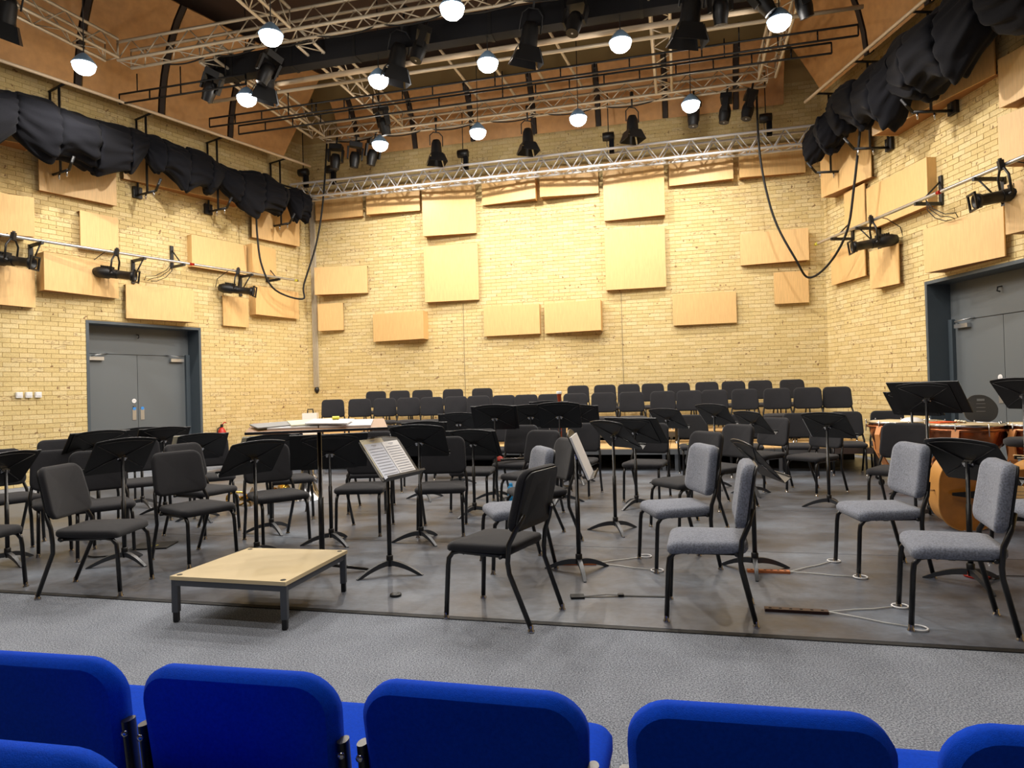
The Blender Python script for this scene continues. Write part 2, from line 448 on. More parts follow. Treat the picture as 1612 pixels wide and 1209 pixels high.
# ------------------------------------------------------------------ doors
def make_door(wl, s0, s1, zt, n, split):
    A, d, nn = FR[wl]; rz = wrot(wl); D = .35
    fm = MB()
    def bx(sa, sb, oa, ob, za, zb, mb=fm):
        c = wp(wl, (sa+sb)/2, (oa+ob)/2, (za+zb)/2); mb.box(c, (sb-sa, abs(ob-oa), zb-za), Matrix.Rotation(rz, 3, 'Z'))
    bx(s0-.035, s0+.012, -D-.05, .012, 0, zt+.035); bx(s1-.012, s1+.035, -D-.05, .012, 0, zt+.035)
    bx(s0, s1, -D-.05, .012, zt-.012, zt+.035)
    door = obj('door_%d' % n, fm, M_doorf, kind='structure')
    pm = MB(); bx(s0+.01, s1-.01, -D-.05, -D, 2.15, zt-.01, pm); obj('transom_panel', pm, M_door, door)
    jb = MB(); bx(s0+.01, s0+.09, -D-.02, -D+.05, 0, 2.17, jb); bx(s1-.09, s1-.01, -D-.02, -D+.05, 0, 2.17, jb); obj('door_jamb', jb, M_doorf, door)
    for a, b, sgn in ((s0+.09, split-.004, 1), (split+.004, s1-.09, -1)):
        lm = MB(); bx(a, b, -D-.05, -D-.005, .01, 2.14, lm); leaf = obj('door_leaf', lm, M_door, door)
        hm = MB(); e = b-.07 if sgn == 1 else a+.07
        bx(e-.035, e+.035, -D-.005, -D+.004, .95, 1.15, hm); obj('push_plate', hm, M_alu, leaf)
        st = MB(); c = wp(wl, e, -D+.006, 1.16)
        st.lathe([(.03, 0), (.03, .003)], (0, 0, 0), 16, 'y'); o = obj('blue_sticker', st, mat('sticker_blue', srgb(60, 140, 220), .5), leaf, loc=c, rot=(0, 0, rz+PI), label='round blue sign above the push plate')
        cm = MB(); e2 = a+.05 if sgn == 1 else b-.05
        bx(min(e2, e2+sgn*.26), max(e2, e2+sgn*.26), -D-.005, -D+.06, 2.03, 2.09, cm); cl = obj('door_closer', cm, M_alu, leaf)
        am = MB(); am.tube([wp(wl, e2+sgn*.06, -D+.03, 2.10), wp(wl, e2+sgn*.10, -D+.12, 2.12), wp(wl, e2+sgn*.34, -D+.02, 2.16)], .009, 6); obj('closer_arm', am, M_alu, cl)
    e = split-.075
    sm = MB(); sm.lathe([(.04, 0), (.04, .004)], (0, 0, 0), 20, 'y')
    obj('door_sign', sm, M_white, door, loc=wp(wl, e, -D+.0, 1.30), rot=(0, 0, rz+PI), label='round white door sign with small print')
    for k in range(2):
        tm = MB(); tm.box((0, .0055, .006-.012*k), (.05, .001, .005)); obj('sign_print', tm, M_ink, door, loc=wp(wl, e, -D+.0, 1.30), rot=(0, 0, rz+PI))
    km = MB(); km.lathe([(.026, 0), (.026, .006), (.012, .02)], (0, 0, 0), 16, 'y')
    obj('lock_cylinder', km, M_chrome, door, loc=wp(wl, e, -D+.0, 1.20), rot=(0, 0, rz+PI))
    hk = MB(); c = wp(wl, split, -D+.0, 2.52)
    hk.tube([c, c+Vector((nn.x*.06, nn.y*.06, -.01)), c+Vector((nn.x*.07, nn.y*.07, -.06)), c+Vector((nn.x*.03, nn.y*.03, -.07))], .01, 6)
    obj('hook', hk, M_steelb, door)
    return door
make_door('L', -4.722, -2.690, 2.653, 1, -3.706)
make_door('R', 2.763, 4.80, 2.711, 2, 3.735)

# ------------------------------------------------------------------ acoustic panels on the walls
PANELS = [('B',.335,1.503,5.27,5.87,.1,.11),('B',1.629,2.855,5.27,5.87,.18,.1),('B',2.955,4.122,4.675,5.875,.21,.1),('B',2.948,4.139,3.253,4.46,.18,.1),
('B',4.265,5.451,5.247,5.87,.1,.23),('B',5.547,6.737,5.266,5.87,.24,.1),('B',6.831,8.04,4.69,5.875,.1,.18),('B',6.834,8.022,3.276,4.492,.15,.1),
('B',8.136,9.341,5.27,5.87,.1,.19),('B',9.453,10.648,5.28,5.87,.18,.1),('B',.394,1.566,3.554,4.163,.32,.1),('B',.371,.955,2.76,3.366,.17,.1),
('B',1.681,2.94,2.463,3.067,.1,.29),('B',4.236,5.449,2.465,3.083,.1,.15),('B',5.544,6.732,2.464,3.075,.1,.3),('B',8.134,9.332,2.5,3.109,.1,.08),
('B',9.433,10.644,3.597,4.202,.1,.22),('B',10.022,10.639,2.814,3.414,.13,.1),
('L',-5.453,-4.267,4.703,5.30,.1,.13),('L',-6.43,-5.646,3.877,4.488,.1,.38),('L',-4.875,-4.236,3.882,4.498,.14,.1),('L',-5.478,-4.253,3.091,3.695,.26,.1),
('L',-6.5,-5.54,2.813,3.41,.23,.1),('L',-4.128,-2.947,2.76,3.36,.1,.26),('L',-2.896,-1.65,3.843,4.456,.15,.1),('L',-1.60,-.91,3.9,4.50,.22,.1),
('L',-1.498,-.282,4.66,5.86,.1,.14),('L',-1.54,-.315,3.03,3.63,.22,.1),('L',-2.216,-1.616,2.76,3.36,.1,.08),('L',-4.121,-1.828,5.225,5.86,.1,.36),('L',-6.6,-5.594,5.30,5.87,.1,.38),
('R',.45,1.653,4.66,5.86,.29,.1),('R',.85,1.44,3.95,4.62,.1,.09),('R',1.505,3.05,3.80,4.50,.1,.15),('R',3.142,4.33,2.809,3.436,.3,.1),
('R',.366,1.425,3.07,3.664,.1,.11),('R',1.68,2.28,2.80,3.417,.19,.1),('R',4.476,5.7,4.6,5.2,.23,.1),('R',4.528,5.7,3.86,4.46,.3,.1),
('R',4.671,5.9,3.0,3.6,.37,.1),('R',2.22,4.271,5.118,5.86,.42,.1)]
PL = {0:'top row, first from the left corner',1:'top row, second from the left corner',2:'upper of the left stacked pair',3:'large square one, lower of the left stacked pair',
4:'top row, just right of the left stacked pair',5:'top row, just left of the right stacked pair',6:'upper of the right stacked pair',7:'large square one, lower of the right stacked pair',
8:'top row, just right of the right stacked pair',9:'top row, nearest the right corner',10:'wide one near the left corner above the small one',11:'small square one near the left corner',
12:'low wide one left of the vertical joint',13:'left one of the low middle pair',14:'right one of the low middle pair',15:'low wide one right of centre',
16:'wide one near the right corner above the small one',17:'small square one near the right corner',
18:'just under the black drapes',19:'cut by the left edge above the pipe',20:'narrow upright one above the lighting pipe',21:'wide one below the pipe, up left of the door',
22:'cut by the left edge below the pipe',23:'directly above the grey double door',24:'wide one behind the pipe, right of the door',25:'narrow one beside the hanging cable',
26:'large square one under the drape end',27:'wide one at the back corner below the pipe',28:'small one behind the third spotlight',29:'long one hidden behind the black drapes',30:'highest, at the left edge of the view',
31:'large square one under the drape end',32:'narrow one behind the hanging cable',33:'long one behind the lighting pipe',34:'wide one directly above the grey double door',
35:'wide one below the pipe at the back corner',36:'small one just below the spotlight on the pipe',37:'high at the right edge of the view',38:'middle one at the right edge of the view',
39:'lowest one at the right edge, beside the door top',40:'long one hidden behind the black drapes'}
WN = {'B':'the back wall','L':'the left wall','R':'the right wall'}
for i, (wl, s0, s1, z0, z1, o0, o1) in enumerate(PANELS):
    t = thing('acoustic_panel', 'plywood panel on %s, %s' % (WN[wl], PL[i]), 'acoustic panel', wp(wl, (s0+s1)/2, 0, z0), wrot(wl), 'plywood acoustic panels on the brick walls')
    W_ = s1-s0; th = .018
    # local: x along wall, -y into the room
    f = MB(); a, b, h = -W_/2, W_/2, z1-z0
    f.add([(a, -o0, 0), (b, -o1, 0), (b, -o1, h), (a, -o0, h), (a, -o0+th, 0), (b, -o1+th, 0), (b, -o1+th, h), (a, -o0+th, h)],
          [(0, 1, 2, 3), (7, 6, 5, 4), (0, 4, 5, 1), (1, 5, 6, 2), (2, 6, 7, 3), (3, 7, 4, 0)])
    obj('panel_face', f, M_ply, t)
    for x, o_, nm in ((a, o0, 'side_cheek'), (b, o1, 'side_cheek')):
        if o_ > .14:
            c = MB(); xa, xb = (x+.001, x+.019) if x < 0 else (x-.019, x-.001)
            c.box(((xa+xb)/2, -(o_-th)/2, h/2), (.018, o_-th-.002, h-.002)); obj(nm, c, M_ply, t)
    for zz in (.004, h-.004):
        obj('frame_board', MB().add([(a+.01, -o0+th, zz), (b-.01, -o1+th, zz), (b-.01, -.001, zz), (a+.01, -.001, zz)], [(0, 1, 2, 3)]), M_plyedge, t)

# ------------------------------------------------------------------ curved plywood ceiling reflectors
PROFS = [(0, 0), (.35, .04), (.7, .12), (1.0, .23), (1.3, .38), (1.55, .55), (1.75, .75)]
PROFB = [(0, 0), (.3, .07), (.6, .18), (.85, .32), (1.05, .50)]
PROF = PROFB
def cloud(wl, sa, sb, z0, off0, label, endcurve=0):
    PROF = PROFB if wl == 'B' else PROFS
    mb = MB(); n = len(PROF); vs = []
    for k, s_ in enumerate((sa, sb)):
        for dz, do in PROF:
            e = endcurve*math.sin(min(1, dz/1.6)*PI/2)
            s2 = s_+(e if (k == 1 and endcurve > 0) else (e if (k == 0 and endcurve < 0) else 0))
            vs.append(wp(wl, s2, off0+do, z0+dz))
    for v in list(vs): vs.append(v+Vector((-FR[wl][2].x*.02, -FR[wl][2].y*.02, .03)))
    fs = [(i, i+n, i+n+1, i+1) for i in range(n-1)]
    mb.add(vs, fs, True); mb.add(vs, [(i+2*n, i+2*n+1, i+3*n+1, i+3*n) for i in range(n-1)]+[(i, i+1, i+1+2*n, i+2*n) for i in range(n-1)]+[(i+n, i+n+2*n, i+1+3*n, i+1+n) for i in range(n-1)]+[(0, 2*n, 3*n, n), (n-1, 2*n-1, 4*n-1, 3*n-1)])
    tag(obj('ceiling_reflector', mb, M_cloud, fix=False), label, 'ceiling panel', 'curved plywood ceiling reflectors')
def rib(wl, s_, z0, off0, label):
    PROF = PROFB if wl == 'B' else PROFS
    mb = MB(); vs = []; n = len(PROF)
    for sgn in (-.045, .045):
        for dz, do in PROF: vs.append(wp(wl, s_+sgn, off0+do+.015, z0+dz))
        for dz, do in PROF: vs.append(wp(wl, s_+sgn, off0+do-.1, z0+dz+.05))
    fs = []
    for i in range(n-1):
        fs += [(i, i+1, i+1+2*n, i+2*n), (i, i+n, i+n+1, i+1), (i+2*n, i+1+2*n, i+1+3*n, i+3*n), (i+n, i+3*n, i+1+3*n, i+1+n)]
    fs += [(0, 2*n, 3*n, n), (n-1, 2*n-1, 4*n-1, 3*n-1)]
    mb.add(vs, fs); tag(obj('ceiling_rib', mb, mat('dark_rib', srgb(44, 32, 26), .7)), label, 'ceiling rib', 'dark ribs between the ceiling reflectors')
bs = [1.45-.45, 1.48, 2.81, 4.12, 5.45, 6.78, 8.10, 9.43, 10.35]
ORD = ['first', 'second', 'third', 'fourth', 'fifth', 'sixth', 'seventh', 'eighth', 'ninth', 'tenth', 'eleventh', 'twelfth', 'thirteenth', 'fourteenth', 'fifteenth', 'sixteenth', 'seventeenth', 'eighteenth', 'nineteenth', 'twentieth']
for i in range(8):
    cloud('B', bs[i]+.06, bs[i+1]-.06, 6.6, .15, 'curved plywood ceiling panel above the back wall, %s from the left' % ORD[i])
    if 0 < i: rib('B', bs[i], 6.6, .15, 'dark curved rib above the back wall, %s from the left' % ORD[i-1])
ls = [-10.2, -8.3, -6.45, -5.0, -3.6, -2.2, -.85]
for i in range(6):
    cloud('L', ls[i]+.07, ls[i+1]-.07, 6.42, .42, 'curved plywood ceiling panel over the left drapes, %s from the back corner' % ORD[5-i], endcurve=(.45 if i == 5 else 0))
    if i: rib('L', ls[i], 6.42, .42, 'dark curved rib over the left drapes, %s from the back corner' % ORD[5-i])
rs = [.75, 2.15, 3.55, 5.0, 6.5, 8.2]
for i in range(5):
    cloud('R', rs[i]+.07, rs[i+1]-.07, 6.42, .42, 'curved plywood ceiling panel over the right drapes, %s from the back corner' % ORD[i], endcurve=(-.6 if i == 0 else 0))
    if i: rib('R', rs[i], 6.42, .42, 'dark curved rib over the right drapes, %s from the back corner' % ORD[i-1])

# ------------------------------------------------------------------ rigging
UC = {}
def unit_tube(r, m):
    k = (r, m.name)
    if k not in UC:
        mb = MB().tube([(0, 0, 0), (0, 0, 1)], r, 6); me = mb.mesh('brace'); me.materials.append(m); UC[k] = me
    return UC[k]
def rod(name, p0, p1, r, m, parent):
    p0 = Vector(p0); p1 = Vector(p1); d = p1-p0
    me = unit_tube(r, m)
    o = bpy.data.objects.new(name, me); COL.objects.link(o); o.parent = parent
    q = Vector((0, 0, 1)).rotation_difference(d.normalized())
    o.location = p0; o.rotation_mode = 'QUATERNION'; o.rotation_quaternion = q; o.scale = (1, 1, d.length)
    return o
def truss(p0, p1, label, m=None, hw=.14, hh=.145, step=.5, r=.025, rb=.010, group='aluminium lighting trusses', bottom=True):
    m = m or M_alud
    p0 = Vector(p0); p1 = Vector(p1); Ln = (p1-p0).length; d = (p1-p0)/Ln; sd = Vector((0, 0, 1)).cross(d).normalized()
    c0 = (p0+p1)/2
    t = thing('lighting_truss', label, 'truss', p0, math.atan2(d.y, d.x), group)
    def lp(u, v, z): return Vector((u, v*hw, z*hh))
    for v in (-1, 1):
        for z in (-1, 1): rod('chord', lp(0, v, z), lp(Ln, v, z), r, m, t)
    n = max(2, round(Ln/step)); st = Ln/n
    for k in range(n):
        u = k*st; s_ = 1 if k % 2 else -1
        for v in (-1, 1):
            rod('brace', lp(u, v, -1), lp(u+st/2, v, 1), rb, m, t); rod('brace', lp(u+st/2, v, 1), lp(u+st, v, -1), rb, m, t)
        if bottom: rod('brace', lp(u, -1, -1), lp(u+st/2, 1, -1), rb, m, t); rod('brace', lp(u+st/2, 1, -1), lp(u+st, -1, -1), rb, m, t)
    for u in (0, Ln):
        rod('brace', lp(u, -1, -1), lp(u, -1, 1), rb, m, t); rod('brace', lp(u, 1, -1), lp(u, 1, 1), rb, m, t)
        rod('brace', lp(u, -1, -1), lp(u, 1, -1), rb, m, t)
    return t
truss(wp('B', .05, .50, 5.80), wp('B', 10.85, .50, 5.80), 'bright aluminium box truss running across the top of the back wall', mat('truss_silver', srgb(222, 223, 226), .35, metal=.35), hw=.14, hh=.155, step=.42, rb=.012)
truss(wp('B', 1.05, .95, 6.85), wp('B', 9.9, .95, 6.85), 'aluminium truss with black lamps hanging from it, just in front of the back wall', step=.55)
truss(wp('B', -.35, 4.75, 6.9), wp('B', 10.4, 4.75, 6.9), 'long aluminium truss above the black lamp bar, crossing the whole ceiling', step=.55)
truss(wp('B', 1.05, 1.15, 6.85), wp('B', 1.05, 4.55, 6.9), 'short truss joining the two cross trusses at their left end', step=.55)
truss(wp('B', 2.8, 1.15, 6.85), wp('B', 2.8, 4.55, 6.9), 'short truss joining the cross trusses, second from the left', step=.55)
truss(wp('B', 8.1, 1.15, 6.85), wp('B', 8.1, 4.55, 6.9), 'short truss joining the cross trusses, right of the middle', step=.55)
truss(wp('B', 9.88, 1.15, 6.85), wp('B', 9.88, 4.55, 6.9), 'short truss joining the cross trusses at their right end', step=.55)
truss(wp('B', -.4, 4.95, 6.9), wp('B', -.75, 8.4, 6.9), 'truss running from the far left corner of the grid towards the audience', step=.6)
truss(wp('B', 2.65, 4.95, 6.9), wp('B', 2.65, 8.4, 6.9), 'truss running from the long cross truss towards the audience, top left', step=.6)
truss(wp('B', 5.35, 4.95, 6.9), wp('B', 5.35, 8.4, 6.9), 'truss running from the long cross truss towards the audience, top middle', step=.6)

# cream pipe and black lamp bar
def pipe(name, p0, p1, r, m, label, cat='pipe', n=12):
    p0 = Vector(p0); mb = MB().tube([(0, 0, 0), Vector(p1)-p0], r, n); return tag(obj(name, mb, m, loc=p0), label, cat)
pipe('rigging_pipe', wp('B', 1.55, 4.0, 6.45), wp('B', 9.7, 4.0, 6.45), .042, M_pipec, 'thick cream pipe under the black drape bar across the ceiling')
bar = thing('drape_bar', 'long black box of folded drape hung across the ceiling above the cream pipe', 'drape', wp('B', .85, 4.12, 6.75), wrot('B'))
obj('folded_drape', MB().box((4.7, 0, 0), (9.6, .22, .34)), mat('black_drape_box', srgb(14, 14, 20), .8), bar)
for k in range(9): obj('tie', MB().box((.4+1.1*k, 0, 0), (.05, .235, .36)), M_strap, bar)
pipe('rigging_pipe', wp('B', .2, 3.45, 6.6), wp('B', 10.9, 3.35, 6.6), .03, M_alud, 'long thin grey pipe behind the cream pipe')
pipe('rigging_pipe', wp('B', 2.9, 3.9, 6.75), wp('B', 10.6, 3.9, 6.75), .03, M_alud, 'thin grey pipe just above and behind the cream pipe')
pipe('ceiling_beam', wp('B', -.2, 5.6, 7.9), wp('B', 4.2, 5.6, 8.2), .07, M_steelb, 'slim dark beam under the ceiling at the upper left', 'beam', 4)
pipe('ceiling_beam', wp('B', .2, 7.3, 8.1), wp('B', 6.5, 7.3, 8.2), .07, M_steelb, 'slim dark beam under the ceiling at the top edge', 'beam', 4)
for k, sk in enumerate((3.6, 4.3, 5.0, 5.6)):
    pipe('drop_pipe', wp('B', sk+.5, 2.9, 7.6), wp('B', sk+1.0, 1.1, 7.0), .025, M_alud, 'thin sloping pipe in the middle of the grid, %s from the left' % ORD[k])
def ladder(wl, sa, sb, off, z, label, w_=.16):
    p0 = wp(wl, sa, off, z); Ln = sb-sa
    t = thing('track_ladder', label, 'track', p0, wrot(wl), 'black ladder tracks under the grid')
    for v in (-w_/2, w_/2): rod('rail', (0, 0, v), (Ln, 0, v), .016, M_steelb, t)
    n = int(Ln/.55)
    for k in range(n+1): rod('rung', (k*Ln/n, 0, -w_/2), (k*Ln/n, 0, w_/2), .012, M_steelb, t)
    for k in (0.15, .5, .85): rod('hanger', (k*Ln, 0, w_/2), (k*Ln, 0, w_/2+.3), .01, M_steelb, t)
ladder('B', -.85, 1.6, 4.35, 6.42, 'black ladder track left of the black drape bar')
ladder('B', -.1, 10.9, 3.05, 6.42, 'long black ladder track across the middle of the grid')
ladder('B', .3, 10.6, 2.75, 6.35, 'long black ladder track nearest the back wall')

# side wall lighting pipes and brackets
for wl, sa, sb, side in (('L', -9.0, -.55, 'left'), ('R', .35, 8.5, 'right')):
    t = thing('lighting_pipe', 'silver scaffold pipe carrying spotlights along the %s wall' % side, 'pipe', wp(wl, sa, .38, 3.83), wrot(wl))
    rod('tube', (0, 0, 0), (sb-sa, 0, 0), .025, M_alu, t)
    e = sb-sa if wl == 'L' else 0
    rod('yellow_end_tape', (e-.12, 0, 0) if wl == 'L' else (.0, 0, 0), (e-.02, 0, 0) if wl == 'L' else (.1, 0, 0), .027, mat('yellow_tape', srgb(220, 210, 70), .6), t)
    rod('red_tape', (5.9, 0, 0) if wl == 'L' else (3.2, 0, 0), (5.99, 0, 0) if wl == 'L' else (3.29, 0, 0), .027, M_red, t)
def bracket(wl, s_, z, up, label, reach=.42, ht=.42):
    """arm at height z; plate goes up (up=1) or down"""
    t = thing('wall_bracket', label, 'bracket', wp(wl, s_, 0, z), wrot(wl), 'black steel pipe brackets')
    obj('wall_plate', MB().box((0, -.02, up*ht/2-.02*up), (.06, .03, ht)), M_steelb, t)
    obj('arm', MB().box((0, -reach/2, 0), (.04, reach, .045)), M_steelb, t)
    rod('strut', (0, -.03, up*ht*.75), (0, -reach*.85, .0), .012, M_steelb, t)
for wl, s_, up, nm in (('L', -5.56, -1, 'nearest the left edge of the view'), ('L', -3.95, -1, 'above the right half of the door'), ('L', -3.22, 1, 'right of the grey door'),
                      ('L', -1.75, -1, 'beside the third spotlight'), ('L', -1.08, 1, 'at the far end of the pipe'), ('L', -7.2, -1, 'outside the view'),
                      ('R', .95, 1, 'at the far end of the pipe'), ('R', 1.70, -1, 'beside the hanging cable'), ('R', 3.15, 1, 'left of the grey door'), ('R', 4.25, -1, 'beside the near spotlight')):
    bracket(wl, s_, 3.795 if up == 1 else 3.80, up, 'black wall bracket holding the %s pipe, %s' % ('left' if wl == 'L' else 'right', nm))

# profile spotlight
def profile_proto():
    P = Proto()
    b = MB(); b.lathe([(.0, -.30), (.06, -.29), (.085, -.22), (.085, -.08), (.07, -.05), (.07, .05)], n=14, axis='x')
    for k in range(6): b.box((-.18+.03*k, 0, .08), (.008, .10, .05))
    P.part('lamp_body', b, M_shell)
    l = MB(); l.lathe([(.062, .05), (.062, .25), (.078, .255), (.078, .31), (.06, .31), (.05, .27), (.0, .265)], n=14, axis='x'); P.part('lens_tube', l, M_shell)
    g = MB(); g.box((.33, 0, .0), (.02, .18, .03)); g.box((.33, .08, 0), (.02, .02, .18)); g.box((.33, -.08, 0), (.02, .02, .18)); g.box((.33, 0, .085), (.02, .18, .02)); g.box((.33, 0, -.085), (.02, .18, .02)); g.v = g.v[8:]; g.f = [tuple(i-8 for i in f) for f in g.f[6:]]; g.sm = g.sm[6:]
    P.part('colour_frame', g, M_shell)
    y = MB(); y.tube([(0, -.11, 0), (0, -.11, .2), (0, -.05, .28), (0, .05, .28), (0, .11, .2), (0, .11, 0)], .013, 6); y.tube([(0, -.12, 0), (0, .12, 0)], .018, 8)
    P.part('yoke', y, M_shell)
    c = MB(); c.box((0, 0, .33), (.05, .05, .1)); c.tube([(0, 0, .28), (0, 0, .40)], .02, 6); P.part('clamp', c, M_steelb)
    w_ = MB(); w_.tube([(-.28, 0, .02), (-.36, .02, .0), (-.35, .02, .15), (-.2, .02, .30), (-.08, .0, .36)], .006, 5); P.part('lamp_cable', w_, M_strap)
    return P
PP = profile_proto()
for wl, s_, yaw, lab in (('L', -5.98, 0, 'black profile spotlight on the left pipe at the edge of the view'), ('L', -4.47, 4, 'black profile spotlight on the left pipe above the grey door'),
                         ('L', -2.12, 4, 'black profile spotlight on the left pipe near the back corner'), ('R', 2.15, 172, 'black profile spotlight on the right pipe near the back corner'), ('R', 4.72, 168, 'black profile spotlight on the right pipe above the grey door')):
    t = thing('spotlight', lab, 'spotlight', wp(wl, s_, .38, 3.46), math.radians(yaw), 'profile spotlights on the wall pipes')
    t.rotation_euler = (0, math.radians(8), math.radians(yaw)); t.scale = (1.12, 1.12, 1.12); PP.place(t)
for wl, s_, lab in (('L', -3.42, 'loose black cables hanging from the left pipe right of the door'), ('R', 3.3, 'loose black cables hanging from the right pipe left of the door')):
    t = thing('hanging_cables', lab, 'cable', wp(wl, s_, .36, 3.81), wrot(wl))
    for k in range(3):
        sg = -1 if wl == 'L' else 1
        obj('cable', MB().tube([(0, 0, 0), (sg*.05*k, .02, -.15), (sg*(.1+.1*k), .05, -.28), (sg*(.25+.1*k), .08, -.36+.03*k), (sg*(.35+.06*k), .1, -.37)], .006, 5), M_strap, t)

# barn door lantern
def fres_proto():
    P = Proto()
    b = MB(); b.lathe([(.0, .0), (.07, -.01), (.1, -.08), (.11, -.26), (.12, -.30)], n=14); P.part('lamp_body', b, M_shell)
    y = MB(); y.tube([(-.13, 0, -.12), (-.13, 0, .08), (-.06, 0, .15), (.06, 0, .15), (.13, 0, .08), (.13, 0, -.12)], .011, 6); P.part('yoke', y, M_steelb)
    for k in range(4):
        a = k*PI/2; R = Matrix.Rotation(a, 3, 'Z')
        f = MB(); vs = [R @ Vector(v) for v in ((-.11, .13, -.30), (.11, .13, -.30), (.17, .19, -.48), (-.17, .19, -.48))]
        f.add(vs+[v+Vector((0, 0, .004))+R @ Vector((0, .004, 0)) for v in vs], [(0, 1, 2, 3), (7, 6, 5, 4), (0, 4, 5, 1), (1, 5, 6, 2), (2, 6, 7, 3), (3, 7, 4, 0)]); P.part('barn_door', f, M_shell)
    c = MB(); c.tube([(0, 0, .15), (0, 0, .42)], .016, 6); c.box((0, 0, .40), (.05, .05, .09)); P.part('clamp', c, M_steelb)
    return P
FP = fres_proto()
def fres(s_, off, z, label, sc=1, rz=.3, tilt=0):
    t = thing('barn_door_lantern', label, 'stage light', wp('B', s_, off, z), rz, 'lanterns with barn doors'); t.scale = (sc, sc, sc); t.rotation_euler = (tilt, tilt*.5, rz); FP.place(t)
fres(3.58, .95, 6.42, 'black lantern with barn doors on the back truss, left one of three')
fres(5.48, .95, 6.42, 'black lantern with barn doors on the back truss, middle one of three')
fres(7.50, .95, 6.42, 'black lantern with barn doors on the back truss, right one of three')
fres(2.0, 4.3, 6.62, 'black lantern with barn doors at the left end of the black drape bar', 1.2, .5, .3)
fres(4.25, 4.3, 6.62, 'black lantern with barn doors above the cream pipe left of centre', 1.2, .4, .25)
fres(6.3, 4.3, 6.62, 'black lantern with barn doors above the cream pipe at the centre', 1.2, .2, .25)
fres(8.55, 4.3, 6.62, 'black lantern with barn doors above the cream pipe at the right', 1.3, .0, .2)
fres(-.45, 6.6, 6.85, 'black lantern with barn doors at the upper left edge of the ceiling', 1.2, .6, .4)

def mover_proto():
    P = Proto()
    b = MB(); b.box((0, 0, 0), (.26, .2, .1)); P.part('base', b, M_shell)
    for s_ in (-1, 1):
        a = MB(); a.prism([(s_*.13, -.05), (s_*.17, -.05), (s_*.16, -.30), (s_*.13, -.30)], -.05, .05); P.part('arm', a, M_shell)
    h = MB(); h.lathe([(.0, .12), (.08, .11), (.105, .03), (.105, -.08), (.09, -.16), (.09, -.2)], (0, 0, -.26), 14); hd = P.part('head', h, M_shell)
    l = MB(); l.lathe([(.0, -.2), (.08, -.19)], (0, 0, -.262), 14); P.part('lens', l, M_lens, hd)
    c = MB(); c.tube([(0, 0, .05), (0, 0, .24)], .02, 6); P.part('clamp', c, M_steelb)
    return P
MP = mover_proto()
for k, (s_, lab) in enumerate(((1.35, 'left end of the back truss, first of three'), (1.8, 'left end of the back truss, second of three'), (2.22, 'left end of the back truss, third of three'),
                              (8.62, 'right end of the back truss, first of three'), (9.2, 'right end of the back truss, second of three'), (9.62, 'right end of the back truss, third of three'))):
    t = thing('moving_head_light', 'black moving head light hanging at the '+lab, 'stage light', wp('B', s_, .95, 6.52), .25+.2*(k % 2), 'moving head lights on the back truss')
    t.rotation_euler = (.12*(k % 3), .1, .3*k); MP.place(t)
for k, (s_, off) in enumerate(((1.0, 4.3), (2.2, 4.5), (4.7, 4.45), (7.0, 4.5), (9.3, 4.3), (9.9, 4.2), (2.95, 2.2), (8.9, 4.4))):
    t = thing('stage_lantern', 'dark stage lantern hung in the ceiling grid, %s of the group counting from the left' % ORD[[0, 1, 3, 4, 6, 7, 2, 5][k]], 'stage light', wp('B', s_, off, 6.62), k*.9, 'stage lanterns in the ceiling grid')
    t.rotation_euler = (.3, .5-.2*(k % 4), k*.9); MP.place(t)
# chain hoists on the wall truss
for k, s_ in enumerate((.28, .95, 3.99, 7.0, 9.92)):
    t = thing('chain_hoist', 'black motor hoist holding the bright wall truss, %s from the left' % ORD[k], 'hoist', wp('B', s_, .48, 6.25), wrot('B'), 'chain hoists over the wall truss')
    obj('motor', MB().lathe([(.0, -.12), (.08, -.11), (.09, .0), (.08, .11), (.0, .12)], (0, 0, 0), 10, 'x'), M_shell, t)
    obj('chain_bag', MB().box((.06, 0, -.2), (.09, .09, .26)), M_cloth, t)
    obj('chain', MB().tube([(-.03, 0, 0), (-.03, 0, -.34)], .008, 5), M_chrome, t)
    obj('hook', MB().tube([(-.03, 0, -.3), (-.05, 0, -.33), (-.03, 0, -.37)], .012, 6), M_chrome, t)
    obj('suspension', MB().tube([(0, 0, .1), (0, 0, .9)], .01, 5), M_steelb, t)

# house lamps
def lamp(p, label, k=1.0):
    t = thing('pendant_lamp', label, 'lamp', p, 0, 'bright round ceiling lamps')
    obj('housing', MB().lathe([(.02, .17), (.05, .15), (.10, .10), (.15, .03), (.165, .0), (.155, .0), (.12, .05)], n=24), M_lamph, t)
    obj('lens', MB().lathe([(.15, .01), (.152, -.03), (.135, -.08), (.095, -.12), (.05, -.14), (.0, -.146)], n=24), M_lamp, t)  # dome made large, the glow around the lamp put into its shape
    obj('drop_cord', MB().tube([(0, 0, .16), (0, 0, 8.5-p[2])], .008, 6), M_steelb, t)
    ld = bpy.data.lights.new('lamp_light', 'SPOT'); ld.energy = LAMP_W*k; ld.color = LAMP_COL
    ld.spot_size = math.radians(165); ld.spot_blend = .35; ld.shadow_soft_size = .045
    lo = bpy.data.objects.new('lamp_light', ld); COL.objects.link(lo); lo.parent = t; lo.location = (0, 0, -.17)
    pd = bpy.data.lights.new('spill_light', 'POINT'); pd.energy = LAMP_W*k*.065; pd.color = LAMP_COL; pd.shadow_soft_size = .05
    po = bpy.data.objects.new('spill_light', pd); COL.objects.link(po); po.parent = t; po.location = (0, 0, -.22)
